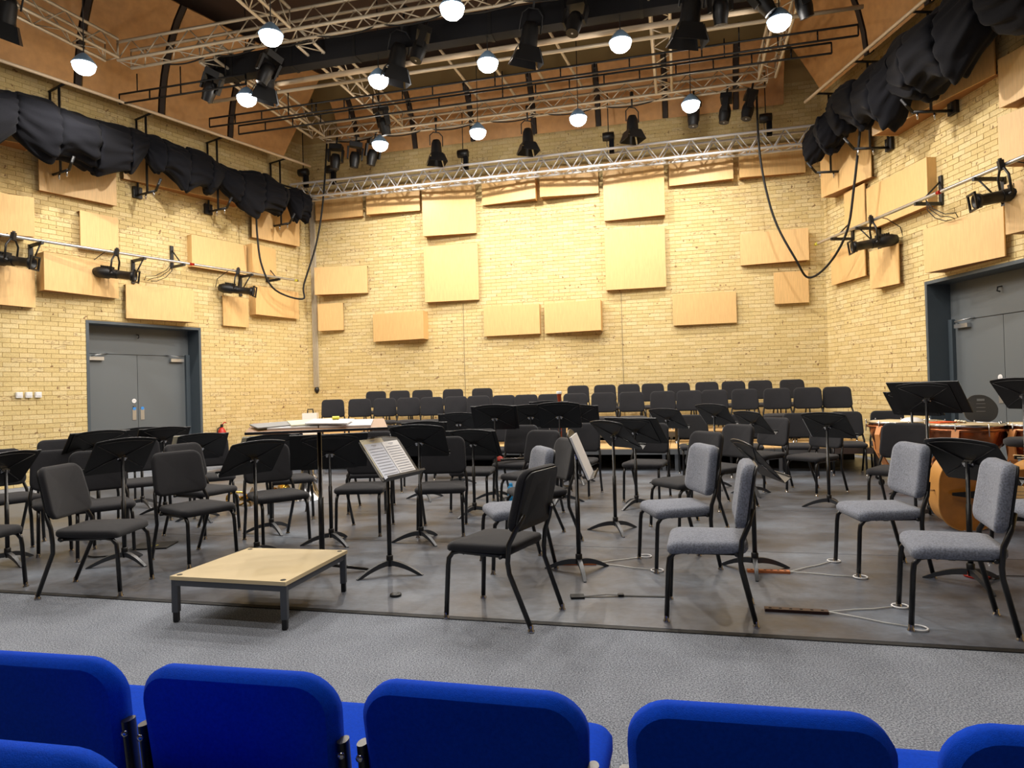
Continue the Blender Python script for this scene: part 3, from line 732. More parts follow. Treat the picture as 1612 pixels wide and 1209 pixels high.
LP = [((3.0, 5.76), 'front row, near the top left'), ((-.03, 5.83), 'front row, at the far left'), ((1.51, 4.2), 'middle row, first from the left'), ((3.82, 4.15), 'middle row, second from the left'),
      ((5.59, 4.16), 'middle row, third from the left'), ((7.55, 4.17), 'middle row, fourth from the left'), ((5.55, 5.66), 'front row, top centre'), ((2.67, 1.65), 'back row, first from the left'),
      ((4.67, 1.65), 'back row, second from the left'), ((6.58, 1.7), 'back row, third from the left'), ((8.55, 1.7), 'back row, fourth from the left'), ((9.67, 4.11), 'middle row, at the far right')]
for (s_, off), lab in LP: lamp(wp('B', s_, off, 6.2), 'bright round ceiling lamp, '+lab)
for k, (s_, off) in enumerate(((8.2, 5.8), (-1.2, 8.3), (2.0, 8.3), (5.2, 8.3), (8.6, 8.3), (2.2, 10.8), (5.6, 10.8), (8.8, 10.8), (4.0, 13.2), (8.0, 13.2))):
    lamp(wp('B', s_, off, 6.2), 'round ceiling lamp over the audience outside the view, %s of ten' % ORD[k], .6)

# drape tracks and bundled drapes
for wl, sa, sb, side in (('L', -11, -.35, 'left'), ('R', .6, 9, 'right')):
    t = thing('drape_track', 'long pale pipe track for the black drapes along the %s wall' % side, 'track', wp(wl, sa, .62, 6.35), wrot(wl))
    rod('tube', (0, 0, 0), (sb-sa, 0, 0), .028, M_pipec, t)
    rod('tube', (0, .12, -.55), (sb-sa, .12, -.55), .02, M_steelb, t)
def bundle(wl, pts, label, seed, flat=.75):
    """pts: list of (s, off, z, radius)"""
    rnd = random.Random(seed); ph = [rnd.uniform(0, 6.28) for _ in range(8)]
    NS, NR = 110, 64; vs = []; fs = []
    for i in range(NS+1):
        t = i/NS*(len(pts)-1); k = min(int(t), len(pts)-2); u = t-k; u2 = u*u*(3-2*u)
        s_, o_, z_, r_ = [pts[k][j]*(1-u2)+pts[k+1][j]*u2 for j in range(4)]
        c = wp(wl, s_, o_, z_); A, d, n = FR[wl]
        tt = i/NS*len(pts)
        for q in range(NR):
            a = 2*PI*q/NR
            f = 1+.09*math.sin(2*a+1.7*tt+ph[0])+.06*math.sin(3*a-2.3*tt+ph[1])+.035*math.sin(9*a+3.5*tt+ph[2])+.10*math.sin(3.3*tt+ph[3])*max(0, -math.sin(a))+.03*math.sin(14*a-4*tt+ph[4])+.035*abs(math.sin(6*a+2*math.sin(2*tt)+ph[6]))+.020*math.sin(15*a+6*tt+2*math.sin(3*tt)+ph[7])
            dk = min(u, 1-u); pin = math.exp(-(dk/.13)**2)*(0 if k+round(u) in (0, len(pts)-1) else 1)
            f = f*(1-.13*pin)+(.05*pin+.02)*math.sin(13*a+1.5*math.sin(2*a)+ph[6]+2*k)
            rr = r_*f
            co, si = math.cos(a), math.sin(a)
            if si < 0: si *= 1.15+.25*math.sin(3.7*tt+ph[5])
            vs.append(c+Vector((n.x, n.y, 0))*(rr*co*flat)+Vector((0, 0, 1))*(rr*si))
    for i in range(NS):
        for q in range(NR):
            q2 = (q+1) % NR; fs.append((i*NR+q, i*NR+q2, (i+1)*NR+q2, (i+1)*NR+q))
    mb = MB(); mb.add(vs, fs, True); mb.add(vs[:NR], [tuple(range(NR))]); mb.add(vs[-NR:], [tuple(range(NR))])
    tag(obj('bundled_drape', mb, M_cloth), label, 'drape', 'bundled black drapes above the side walls')
bundle('L', [(-7.6, .62, 5.45, .38), (-6.6, .62, 5.40, .42), (-6.0, .62, 5.62, .30), (-5.45, .62, 5.5, .40), (-4.9, .62, 5.52, .42), (-4.35, .62, 5.55, .34), (-4.0, .62, 5.75, .16)], 'thick bundle of black drape tied up at the far left, nearest the viewer', 1)
bundle('L', [(-4.05, .62, 5.75, .16), (-3.75, .62, 5.62, .30), (-3.3, .62, 5.58, .32), (-2.85, .62, 5.55, .30), (-2.55, .62, 5.6, .18)], 'middle bundle of black drape on the left track', 2)
bundle('L', [(-2.6, .62, 5.6, .2), (-2.2, .62, 5.45, .32), (-1.7, .62, 5.45, .36), (-1.2, .62, 5.45, .30), (-1.0, .62, 5.55, .14), (-.75, .62, 5.42, .30), (-.5, .62, 5.42, .26), (-.42, .62, 5.42, .08)], 'end bundle of black drape at the back left corner', 3)
bundle('R', [(.62, .62, 5.55, .10), (.8, .62, 5.50, .26), (1.15, .62, 5.55, .22), (1.45, .62, 5.50, .34), (1.65, .62, 5.6, .2)], 'small end bundle of black drape at the back right corner', 4)
bundle('R', [(1.5, .62, 5.8, .2), (1.9, .62, 5.72, .34), (2.4, .62, 5.65, .34), (2.9, .62, 5.55, .42), (3.3, .62, 5.6, .34)], 'middle bundle of black drape on the right track', 5)
bundle('R', [(3.2, .62, 5.65, .34), (3.7, .62, 5.58, .46), (4.3, .62, 5.6, .46), (4.9, .62, 5.75, .40), (5.6, .62, 5.75, .45), (7.0, .62, 5.75, .45)], 'large bundle of black drape at the upper right, nearest the viewer', 6)
def drape_frame(wl, s_, label):
    t = thing('drape_bracket', label, 'bracket', wp(wl, s_, 0, 5.0), wrot(wl), 'black steel drape brackets')
    obj('wall_plate', MB().box((0, -.03, .05), (.16, .05, .2)), M_steelb, t)
    rod('arm', (0, -.05, 0), (0, -.62, -.02), .022, M_steelb, t)
    rod('arm', (0, -.62, -.02), (0, -.78, .16), .022, M_steelb, t)
    rod('upright', (0, -.35, 0), (0, -.35, 1.35), .02, M_steelb, t)
    rod('upright', (0, -.05, 0), (0, -.05, 1.35), .02, M_steelb, t)
    rod('top_arm', (0, -.02, 1.37), (0, -.62, 1.37), .02, M_steelb, t)
    for y in (-.3, -.55): obj('clamp', MB().tube([(0, y, -.01), (0, y, -.12)], [.02, .012], 6), M_chrome, t)
for wl, s_, lab in (('L', -5.25, 'under the nearest left bundle'), ('L', -3.85, 'between the first and middle left bundles'), ('L', -2.45, 'under the left end bundle'), ('L', -.95, 'at the back left corner'),
                    ('R', 2.05, 'under the middle right bundle'), ('R', 3.45, 'under the large right bundle'), ('R', .9, 'at the back right corner')):
    drape_frame(wl, s_, 'black steel drape bracket with hanging clamps '+lab)

# big hanging cables
def cable(name, pts, r, label):
    P = [Vector(p) for p in pts]; out = []
    for i in range(len(P)-1):
        p0, p1, p2, p3 = P[max(i-1, 0)], P[i], P[i+1], P[min(i+2, len(P)-1)]
        for k in range(6):
            t = k/6; out.append(.5*((2*p1)+(-p0+p2)*t+(2*p0-5*p1+4*p2-p3)*t*t+(-p0+3*p1-3*p2+p3)*t*t*t))
    out.append(P[-1])
    o = out[0].copy(); return tag(obj(name, MB().tube([q-o for q in out], r, 7), M_strap, loc=o), label, 'cable')
cable('hanging_cable', [wp('L', -1.62, .4, 5.35), wp('L', -1.6, .4, 4.6), wp('L', -1.5, .4, 4.0), wp('L', -1.2, .42, 3.55), wp('L', -.55, .5, 3.42), wp('B', .3, .6, 3.75), wp('B', .62, .6, 4.6), wp('B', .82, .62, 5.5), wp('B', 1.05, .8, 6.7)], .02, 'thick black cable looping from the left drapes to the grid in the back left corner')
cable('hanging_cable', [wp('R', 1.95, .42, 5.5), wp('R', 1.75, .45, 4.5), wp('R', 1.5, .45, 3.8), wp('R', 1.0, .5, 3.35), wp('R', .5, .6, 3.2), wp('B', 10.3, .9, 3.5), wp('B', 9.95, .9, 4.3), wp('B', 9.75, .92, 5.4), wp('B', 9.72, .95, 6.6)], .02, 'thick black cable looping from the right drapes to the grid in the back right corner')
# drooping cables tied along the trusses
for k, (sa, sb, off, z) in enumerate(((.2, 3.0, 4.6, 6.76), (3.0, 6.2, 4.62, 6.76), (6.2, 9.8, 4.62, 6.76), (1.2, 4.4, .82, 6.72), (4.6, 8.0, .82, 6.72))):
    pts = []
    for i in range(13):
        u = i/12; pts.append(wp('B', sa+(sb-sa)*u, off, z-.07*abs(math.sin(u*PI*3))))
    cable('truss_cable', pts, .012, 'black cable tied along the %s, %s stretch' % (('long front cross truss', 'left'), ('long front cross truss', 'middle'), ('long front cross truss', 'right'), ('back truss', 'left'), ('back truss', 'right'))[k])

# corner conduit, wall joint lines, sockets
t = thing('cable_tray', 'grey vertical cable tray in the back left corner', 'cable tray', wp('B', .21, .012, 1.5), wrot('B'))
obj('tray', MB().box((0, -.008, 2.2), (.13, .014, 4.4)), mat('tray_grey', srgb(198, 184, 156), .7), t)
for x in (-.055, -.02, .02, .055): rod('cable', (x, -.03, 0), (x, -.03, 4.4), .007, mat('cable_grey', srgb(186, 176, 158), .6), t)
obj('plug', MB().lathe([(.015, -.14), (.05, -.1), (.06, -.05), (.03, 0)], n=10), M_shell, t)
for s_, z0, z1, nm in ((3.75, .5, 3.2, 'left'), (7.12, .5, 3.25, 'right')):
    tag(obj('wall_joint', MB().box((0, -.004, (z1-z0)/2), (.012, .01, z1-z0)), mat('joint_grey', srgb(150, 134, 100), .8), loc=wp('B', s_, 0, z0), rot=(0, 0, wrot('B'))), 'thin vertical movement joint in the back wall, the %s one of two' % nm, 'wall joint')
for k, s_ in enumerate((-5.76, -5.628, -5.497)):
    t = thing('socket_box', 'small white wall box left of the grey door, %s one of three' % ('leftmost', 'middle', 'rightmost')[k], 'socket', wp('L', s_, 0, 1.44), wrot('L'), 'three white wall boxes')
    obj('box', MB().box((0, -.022, 0), (.088, .04, .088)), M_white, t); obj('cover', MB().box((0, -.045, .01), (.07, .008, .055)), M_white, t)
# fire extinguisher
t = thing('fire_extinguisher', 'red fire extinguisher hung low on the left wall beyond the grey door', 'fire extinguisher', wp('L', -2.33, .13, .25), wrot('L'))
obj('cylinder', MB().lathe([(.0, 0), (.08, .01), (.085, .05), (.085, .38), (.05, .45), (.02, .48)], n=18), M_red, t)
obj('valve', MB().box((0, 0, .51), (.04, .04, .06)), M_steelb, t)
obj('handle', MB().tube([(-.01, 0, .52), (.07, 0, .58), (.1, 0, .56)], .01, 6), M_red, t)
obj('hose', MB().tube([(0, 0, .5), (-.09, 0, .46), (-.11, 0, .3), (-.10, 0, .15)], .011, 6), M_strap, t)
obj('bracket', MB().box((0, .085, .42), (.04, .03, .1)), M_alu, t)

# ------------------------------------------------------------------ risers
def riser(name_label, off0, off1, z, sa, sb, seams_):
    t = thing('stage_riser', name_label, 'riser', wp('B', sa, off1, 0), wrot('B'))
    Dp = off1-off0
    for k in range(len(seams_)-1):
        a, b = seams_[k]+.004, seams_[k+1]-.004
        obj('deck', MB().box(((a+b)/2, Dp/2, z-.02), (b-a, Dp, .04)), M_riser, t)
        obj('front_rail', MB().box(((a+b)/2, -.012, z-.055), (b-a, .024, .08)), M_rtrim, t)
        for x in (a+.09, b-.09): obj('riser_leg', MB().box((x, .1, (z-.1)/2), (.05, .05, z-.1)), M_rtrim, t)
        for y in (Dp*.9,): obj('riser_leg', MB().box(((a+b)/2, y, (z-.1)/2), (.05, .05, z-.1)), M_rtrim, t)
    obj('back_sheet', MB().box(((seams_[0]+seams_[-1])/2, Dp-.02, (z-.05)/2), (seams_[-1]-seams_[0]-.1, .02, z-.05)), M_dark, t, label='black sheet closing the back under the deck')  # near-black sheet filling the back under the deck
riser('low wooden riser with aluminium front rail carrying the middle row of chairs', 1.56, 3.22, .355, .05, 11, [0, 2, 4, 6, 8, 9.5, 11.0])
riser('higher wooden riser against the back wall carrying the last row of chairs', .12, 1.54, .50, .15, 10.5, [0, 2, 4, 6, 8, 10.3])

# ------------------------------------------------------------------ orchestra chair
def chair_proto(grey=False):
    P = Proto(); fab = M_fabg if grey else M_fab
    st = .07 if grey else .055; bt = .065 if grey else .045
    ry = -.22 if grey else -.30; by = -.185 if grey else -.215; ty = -.235 if grey else -.295
    def seatf(u, v, k):
        y = v+.02; cur = -.018*max(0, (v-.10)/.11)**2 if v > .1 else 0
        sad = .010*((u/.23)**2)
        return Vector((u, y, .455-st+k+cur-sad*(k/st)))
    P.part('seat', MB().pad(.42, .47, .43, st, .06, seatf, edge=.55, bow=.06), fab)
    z0, z1 = .515, .865; hh = z1-z0
    def backf(u, v, k):
        f = (v+hh/2)/hh; yb = by-.005+(ty-by)*f
        wrap = .030*(1-(u/.22)**2)
        return Vector((u, yb+k-wrap+.012, z0+hh/2+v))
    P.part('backrest', MB().pad(.45, .415, hh, bt, .07, backf, edge=.5, bow=.05), fab)
    def shellf(u, v, k): p = backf(u, v, 0); return p+Vector((0, -.014+k, 0))
    P.part('back_shell', MB().pad(.425, .39, hh-.03, .012, .06, shellf, edge=.3), M_shell)
    gl = MB().lathe([(.011, .035), (.014, .03), (.014, .012), (.020, .006), (.020, 0)], n=10); gme = gl.mesh('glide'); fixn(gme); gme.materials.append(M_chrome)
    for s_ in (-1, 1):
        f = MB().tube([(s_*.203, .245, .018), (s_*.198, .228, .30), (s_*.196, .222, .345), (s_*.194, .195, .378), (s_*.192, .15, .388), (s_*.19, -.16, .388)], .014, 9)
        i = P.part('leg', f, M_frame); P.part('glide', gme, None, i, loc=(s_*.204, .246, 0))
        pts = [(s_*.20, ry, .018), (s_*.215, by+.03, .30), (s_*.222, by+.035, .36), (s_*.222, by+.025, .46), (s_*.205, by-.012, .54), (s_*.17, by-.022+(ty-by)*.3, .62)]
        rr = MB().tube(pts, .014, 9)
        i = P.part('leg', rr, M_frame); P.part('glide', gme, None, i, loc=(s_*.20, ry-.001, 0))
    c = MB().tube([(-.2, .12, .383), (.2, .12, .383)], .010, 8).tube([(-.22, -.13, .383), (.22, -.13, .383)], .010, 8)
    P.part('seat_rail', c, M_frame)
    k = MB(); k.box((-.15, .05, .378), (.05, .03, .02)); k.box((.15, .05, .378), (.05, .03, .02)); P.part('seat_clip', k, M_shell)
    return P
CB, CG = chair_proto(False), chair_proto(True)
def chair(x, y, a, label, z=.004, grey=False, group='black orchestra chairs on the stage floor', name='orchestra_chair'):
    t = thing(name, label, 'chair', (x, y, z), math.radians(a)+PI, group)
    (CG if grey else CB).place(t); return t
CH = [ # x, y, facing, label, grey
(-2.89, 4.68, 91, 'black orchestra chair at the front left, facing right, left of the wooden podium', 0),
(-2.60, 5.47, 56, 'black orchestra chair behind the left corner of the wooden podium', 0),
(-3.01, 6.50, 66, 'black orchestra chair directly behind the one at the left corner of the podium', 0),
(-3.55, 5.78, 38, 'black orchestra chair just behind the front left chair, half hidden by a stand', 0),
(-4.02, 5.98, 40, 'black orchestra chair at left whose backrest shows between two music stands', 0),
(-4.75, 6.3, 55, 'black orchestra chair at the left edge of the view, second row', 0),
(-5.20, 7.75, 42, 'black orchestra chair whose rounded back shows against the brick left of the grey door', 0),
(-3.75, 4.60, 85, 'black orchestra chair cut off by the left edge of the view, front row', 0),
(-2.14, 6.04, 38, 'black orchestra chair behind the podium with its seat between two music stand poles', 0),
(-2.41, 7.22, 24, 'black orchestra chair behind the large black folder left of centre', 0),
(-1.43, 6.39, -3, 'black orchestra chair facing the viewer just left of the stand holding sheet music', 0),
(-1.61, 7.55, 0, 'black orchestra chair one row behind the one left of the sheet music stand', 0),
(-.68, 6.28, 1, 'black orchestra chair facing the viewer right of the sheet music stand', 0),
(-.45, 7.47, -11, 'black orchestra chair behind the stand in the middle, right of the sheet music stand', 0),
(.02, 8.10, -20, 'black orchestra chair with a silver clarinet case on its seat', 0),
(.16, 6.95, -38, 'black orchestra chair in the centre with a blue bottle beside its leg', 0),
(.02, 5.02, -76, 'grey orchestra chair hidden behind the big black chair in the centre foreground', 1),
(.21, 5.83, -72, 'black orchestra chair facing left just behind the grey one in the centre', 0),
(-.10, 3.94, -119, 'large black orchestra chair in the centre foreground seen from behind', 0),
(.78, 8.19, -24, 'black orchestra chair behind the sloping stand with the thick score', 0),
(1.52, 7.75, -26, 'black orchestra chair in front of the riser right of centre, beside a large folder', 0),
(1.56, 6.16, -65, 'black orchestra chair directly behind the middle grey chair', 0),
(1.19, 4.91, -84, 'grey orchestra chair in the right foreground, leftmost of the front grey four', 1),
(1.11, 3.85, -106, 'grey orchestra chair nearest the carpet edge, seen side on, right of centre', 1),
(2.51, 4.61, -96, 'grey orchestra chair with rings of two endpin cords around its front legs, second row right', 1),
(2.33, 3.58, -112, 'grey orchestra chair at the right edge foreground', 1),
(3.55, 4.50, -92, 'grey orchestra chair mostly outside the right edge of the view', 1),
(3.73, 6.54, -45, 'black orchestra chair between the grey chair and the copper kettledrums', 0),
(3.54, 7.93, -62, 'black orchestra chair under the wide arched stand in front of the riser', 0),
(3.08, 8.35, -58, 'black orchestra chair left of the wide arched stand, turned left', 0),
(4.68, 9.42, -22, 'black orchestra chair against the riser front, nearest the kettledrums', 0),
(3.98, 9.35, -20, 'black orchestra chair against the riser front, second from the kettledrums', 0),
(3.28, 9.50, -18, 'black orchestra chair against the riser front, third from the kettledrums', 0),
(2.62, 9.70, -8, 'black orchestra chair against the riser front with a yellow sheet on its seat', 0),
(-.10, 10.10, 0, 'black orchestra chair against the riser front, left of the bassoon', 0),
(.58, 9.95, 0, 'black orchestra chair against the riser front, just behind the bassoon', 0),
(-1.0, 10.2, 5, 'black orchestra chair against the riser front, far left one', 0),
(2.20, 7.15, -62, 'black orchestra chair in a middle row right, its back above the grey chair', 0),
(-4.02, 7.30, 40, 'black orchestra chair in front of the grey door, third row left', 0),
(-3.42, 7.60, 30, 'black orchestra chair in the third row left, beneath the cream edged folders', 0),
(-2.9, 8.6, 20, 'black orchestra chair in the fourth row left of centre', 0),
(-1.7, 9.0, 5, 'black orchestra chair in the fourth row behind the silver tuba bell', 0),
(-4.9, 9.0, 40, 'black orchestra chair far back near the left wall', 0),
(5.22, 9.35, -25, 'black orchestra chair peeping over the copper kettledrums', 0),
(5.35, 6.55, -10, 'grey orchestra chair behind the tall round stool at the right edge', 1),
]
for x, y, a, lab, g in CH:
    chair(x, y, a, lab, grey=bool(g), group='grey orchestra chairs' if g else 'black orchestra chairs on the stage floor')
def solve_x(px, depth_off):
    """position on the line parallel to the back wall at an offset, seen along a bearing"""
    A, d, n = FR['B']; p = A+n*depth_off; k = (px-806-.0273*0)/1058.0
    s_ = (k*p.y-p.x)/(d.x-k*d.y); return s_
R2 = [517, 559, 598, 637, 675, 712, 750, 788, 824, 863, 904, 949, 995, 1043, 1085, 1127, 1175, 1227, 1276, 1325]
R3 = [586, 624.5, 660.6, 709, 757, 909, 952, 990, 1029.5, 1071, 1115.5, 1157.5, 1201.5, 1252]
for k, px in enumerate(R2):
    s_ = solve_x(px-1, 2.28); off = 2.1
    if px < 600: z = .36
    p = wp('B', min(max(s_, .3), 11.0), off, .356)
    chair(p.x, p.y, -math.degrees(math.atan2(p.x, p.y))*.85+random.uniform(-4, 4), 'black orchestra chair on the lower riser, %s from the left in its row' % ORD[k], z=.356, group='black orchestra chairs on the lower riser')
for k, px in enumerate(R3):
    s_ = solve_x(px, .85)
    p = wp('B', s_, .75, .501)
    chair(p.x, p.y, -math.degrees(math.atan2(p.x, p.y))*.5+random.uniform(-3, 3), 'black orchestra chair on the top riser by the brick wall, %s from the left' % ORD[k], z=.501, group='black orchestra chairs on the top riser')

# ------------------------------------------------------------------ music stands
def desk_outline(n=14, w=.245, h=.165):
    pts = [(-w+.012, -h), (w-.012, -h), (w, -h+.012), (w, h-.02)]
    for k in range(n+1):
        x = w-.012-2*(w-.012)*k/n; pts.append((x, h-.004+.03*(1-(x/w)**2)))
    pts += [(-w, h-.02), (-w, -h+.012)]
    return pts
dm = MB().prism(desk_outline(), -.004, .0)
desk_me = dm.mesh('desk'); fixn(desk_me); desk_me.materials.append(M_desk)
rm = MB(); o_ = desk_outline(); rm.tube([(x, -.002, z) for x, z in o_[3:-1]], .0042, 6)
rim_me = rm.mesh('desk_rim'); rim_me.materials.append(M_rim)
rb = MB()
for sx in (-1, 1):
    rb.tube([(sx*.03, -.008, .01), (sx*.225, -.006, .135)], .0035, 5); rb.tube([(sx*.03, -.008, -.01), (sx*.225, -.006, -.135)], .0035, 5)
rb.tube([(-.22+.44*k/10, -.006, .14+.025*(1-((-.22+.44*k/10)/.22)**2)) for k in range(11)], .003, 5)
rib_me = rb.mesh('desk_ribs'); rib_me.materials.append(M_rim)
lm = MB(); lm.box((0, .026, -.166), (.48, .058, .004)); lm.box((0, .054, -.160), (.48, .003, .016))
lip_me = lm.mesh('desk_shelf'); fixn(lip_me); lip_me.materials.append(M_desk)
bm2 = MB(); bm2.box((0, -.022, 0), (.06, .03, .035)); bm2.tube([(-.04, -.026, 0), (.04, -.026, 0)], .009, 8)
brk_me = bm2.mesh('tilt_bracket'); fixn(brk_me); brk_me.materials.append(M_chrome)
def foot_mesh():
    mb = MB(); top = []; bot = []; N_ = 9; R0 = .265
    for k in range(N_+1):
        r = .018+(R0-.018)*k/N_; u = k/N_
        top.append((r, .088*(1-u**1.7)+.006)); bot.append((r, max(0.0, .055*(1-(u/.86)**1.8)) if u < .86 else 0))
    vs = []; 
    for (r, zt), (_, zb) in zip(top, bot):
        wdt = .017*(1-.35*r/R0)
        vs += [(-wdt, r, zt), (wdt, r, zt), (wdt*.8, r, zb), (-wdt*.8, r, zb)]
    fs = []
    for k in range(N_):
        for q in range(4): fs.append((k*4+q, k*4+(q+1) % 4, k*4+4+(q+1) % 4, k*4+4+q))
    fs += [(0, 1, 2, 3), (N_*4+3, N_*4+2, N_*4+1, N_*4)]
    mb.add(vs, fs); me = mb.mesh('foot'); fixn(me); me.materials.append(M_foot); return me
foot_me = foot_mesh()
fold_me = {}
for k, (w_, h_) in {1: (.56, .33), 2: (.66, .36)}.items():
    mb = MB(); mb.box((-w_/4-.002, .006, 0), (w_/2-.004, .010, h_)); mb.box((w_/4+.002, .006, 0), (w_/2-.004, .010, h_)); mb.box((0, .003, 0), (.02, .006, h_))
    me = mb.mesh('music_folder'); fixn(me); me.materials.append(M_folder); fold_me[k] = me
sheet_mb = MB(); sheet_mb.box((0, .008, 0), (.31, .004, .25)); sheet_me = sheet_mb.mesh('sheet_music'); fixn(sheet_me); sheet_me.materials.append(M_paper)
cream_mb = MB(); cream_mb.box((0, .002, 0), (.48, .004, .31)); cream_me = cream_mb.mesh('cream_folder'); fixn(cream_me); cream_me.materials.append(M_paperc)

def stand(x, y, zp, a, tilt, label, foot_off=20, z0=.004):
    t = thing('music_stand', label, 'music stand', (x, y, z0), math.radians(a)+PI, 'black music stands')
    zp -= z0; T = math.radians(tilt)
    dk = obj('desk', desk_me, None, t, loc=(0, .03, zp), rot=(T, 0, 0))
    for nm, me in (('desk_rim', rim_me), ('desk_ribs', rib_me), ('desk_shelf', lip_me)): obj(nm, me, None, dk)
    obj('tilt_bracket', brk_me, None, t, loc=(0, .03, zp), rot=(T, 0, 0))
    obj('pole', MB().tube([(0, 0, .05), (0, 0, .5), (0, 0, .502), (0, 0, zp)], [.0165, .0165, .0125, .0125], 12), M_frame, t)
    obj('collar', MB().lathe([(.022, .08), (.024, .085), (.024, .125), (.018, .13)], n=14), M_shell, t)
    ang = math.atan2(-y, -x)-PI/2+math.radians(foot_off)-(math.radians(a)+PI)  # one foot towards the audience
    for k in range(3): obj('foot', foot_me, None, t, rot=(0, 0, ang+k*2*PI/3))
    return t
def on_desk(t, zp, tilt, me, name, label, cat, dx=0, dz=0, dy=.0, group=None, mtl=None, z0=.004):
    """a top-level thing resting on the desk of stand t"""
    T = math.radians(tilt); h = max(v.co.z for v in me.vertices); zz = -.163+h+dz
    base = Matrix.Translation(t.location) @ Matrix.Rotation(t.rotation_euler.z, 4, 'Z')
    L_ = Matrix.Translation((0, .03, zp-z0)) @ Matrix.Rotation(T, 4, 'X') @ Matrix.Translation((dx, dy, zz))
    o = bpy.data.objects.new(name, me); COL.objects.link(o); m = base @ L_
    o.location = m.to_translation(); o.rotation_euler = m.to_euler()
    return tag(o, label, cat, group)
ST = [ # x,y,pivot z,facing,tilt,folder(1,2)/0,sheet corner,cream edge,foot offset,where
(-4.14,5.48,.770,-98,38,1,0,0,20,'at the left edge of the view'),
(-3.13,5.38,.858,-120,38,0,0,0,32,'just behind the front left chair, arched bare desk'),
(-3.96,6.40,.881,-118,38,1,0,0,-15,'behind the front left one, reaching up beside the door'),
(-4.02,7.73,.841,-132,36,1,0,0,20,'in front of the grey door, near one'),
(-4.56,8.24,.824,-134,36,1,0,0,20,'in front of the grey door, far one'),
(-3.36,7.22,.783,-136,36,1,0,1,20,'right of the grey door, cream edges showing'),
(-2.10,5.45,.806,-126,38,0,0,0,20,'directly behind the back edge of the podium, arched bare desk'),
(-2.35,6.48,.794,-136,36,1,0,1,20,'behind the podium, below the red fire extinguisher'),
(-1.62,5.91,.791,-162,30,2,0,0,30,'behind the conductor desk with the broadest black folder'),
(-.83,5.89,.873,171,36,0,1,0,28,'with arched desk just right of the open sheet music'),
(-1.08,8.23,.800,179,34,1,0,0,10,'one row behind the arched desk beside the sheet music'),
(-.43,7.09,.751,161,36,1,0,0,-40,'low in the centre left, with a wide folder'),
(-.76,9.38,.858,179,34,1,0,0,0,'far back left of centre below the riser chairs'),
(-.22,8.08,.976,170,32,1,0,0,20,'left in the tall group at the centre'),
(.23,8.72,.955,173,34,1,0,0,20,'in the middle of the tall group at the centre'),
(.53,7.69,.994,166,32,0,0,0,-20,'high in the centre with a bright arched rim'),
(.90,9.24,.925,166,34,1,0,0,10,'right in the tall group at the centre'),
(.52,9.58,.986,171,34,1,0,0,10,'farthest back in the centre beside the bassoon'),
(.90,6.08,.872,118,44,0,1,0,15,'right of centre with a steeply tilted bare desk'),
(1.31,7.27,.819,136,40,2,0,0,-35,'right of centre with a broad black folder'),
(2.05,8.95,.864,132,40,0,1,0,15,'before the riser, left of three tilted bare desks'),
(2.53,8.46,.921,122,40,0,1,0,15,'before the riser, middle of three tilted bare desks'),
(2.80,7.90,.842,109,40,0,1,0,15,'before the riser, right of three tilted bare desks'),
(3.25,6.97,.844,125,40,0,1,0,40,'with a wide arched desk left of the kettledrums'),
(2.86,4.25,.774,108,38,0,0,0,25,'in the right foreground before the double bass'),
(3.84,6.24,1.118,118,38,2,0,0,-60,'tallest of all, before the kettledrums at the right'),
(4.43,7.47,1.030,119,38,1,0,0,10,'half hidden behind the tallest one before the kettledrums'),
(4.38,5.76,1.147,106,40,0,0,1,10,'tall at the right edge of the view'),
(1.65,4.67,.771,88,40,0,1,0,2,'seen edge on between two grey chairs'),
(.44,4.77,.832,80,22,0,0,0,8,'seen edge on in the centre with a thick white score'),
(-.92,4.88,.832,66,36,0,0,0,60,'holding open sheet music facing the viewer'),
]
for i, (x, y, zp, a, tl, fo, sh, cr, fof, where) in enumerate(ST):
    t = stand(x, y, zp, a, tl, 'black music stand '+where, fof)
    if cr: on_desk(t, zp, tl, cream_me, 'cream_folder', 'cream folder on the stand '+where, 'folder', dx=-.05 if i != 27 else .03, group='cream folders', dz=.02)
    if fo: on_desk(t, zp, tl, fold_me[fo], 'music_folder', 'black folder on the stand '+where, 'folder', dy=.006 if cr else .001, group='black music folders')
    if sh: on_desk(t, zp, tl, sheet_me, 'sheet_music', 'white sheet on the stand '+where, 'sheet music', dx=-.10, group='white sheets poking out of stands', dy=-.004)
# thick score on the edge-on stand in the centre
t = [o for o in COL.objects if o.get('label', '').endswith('thick white score')][0]
mb = MB(); mb.box((-.12, .008, 0), (.235, .014, .31)); mb.box((.12, .008, 0), (.235, .014, .31)); me = mb.mesh('score'); fixn(me); me.materials.append(M_paper)
on_desk(t, .832, 22, me, 'score', 'thick open white score seen edge on in the centre', 'score', dy=.001)
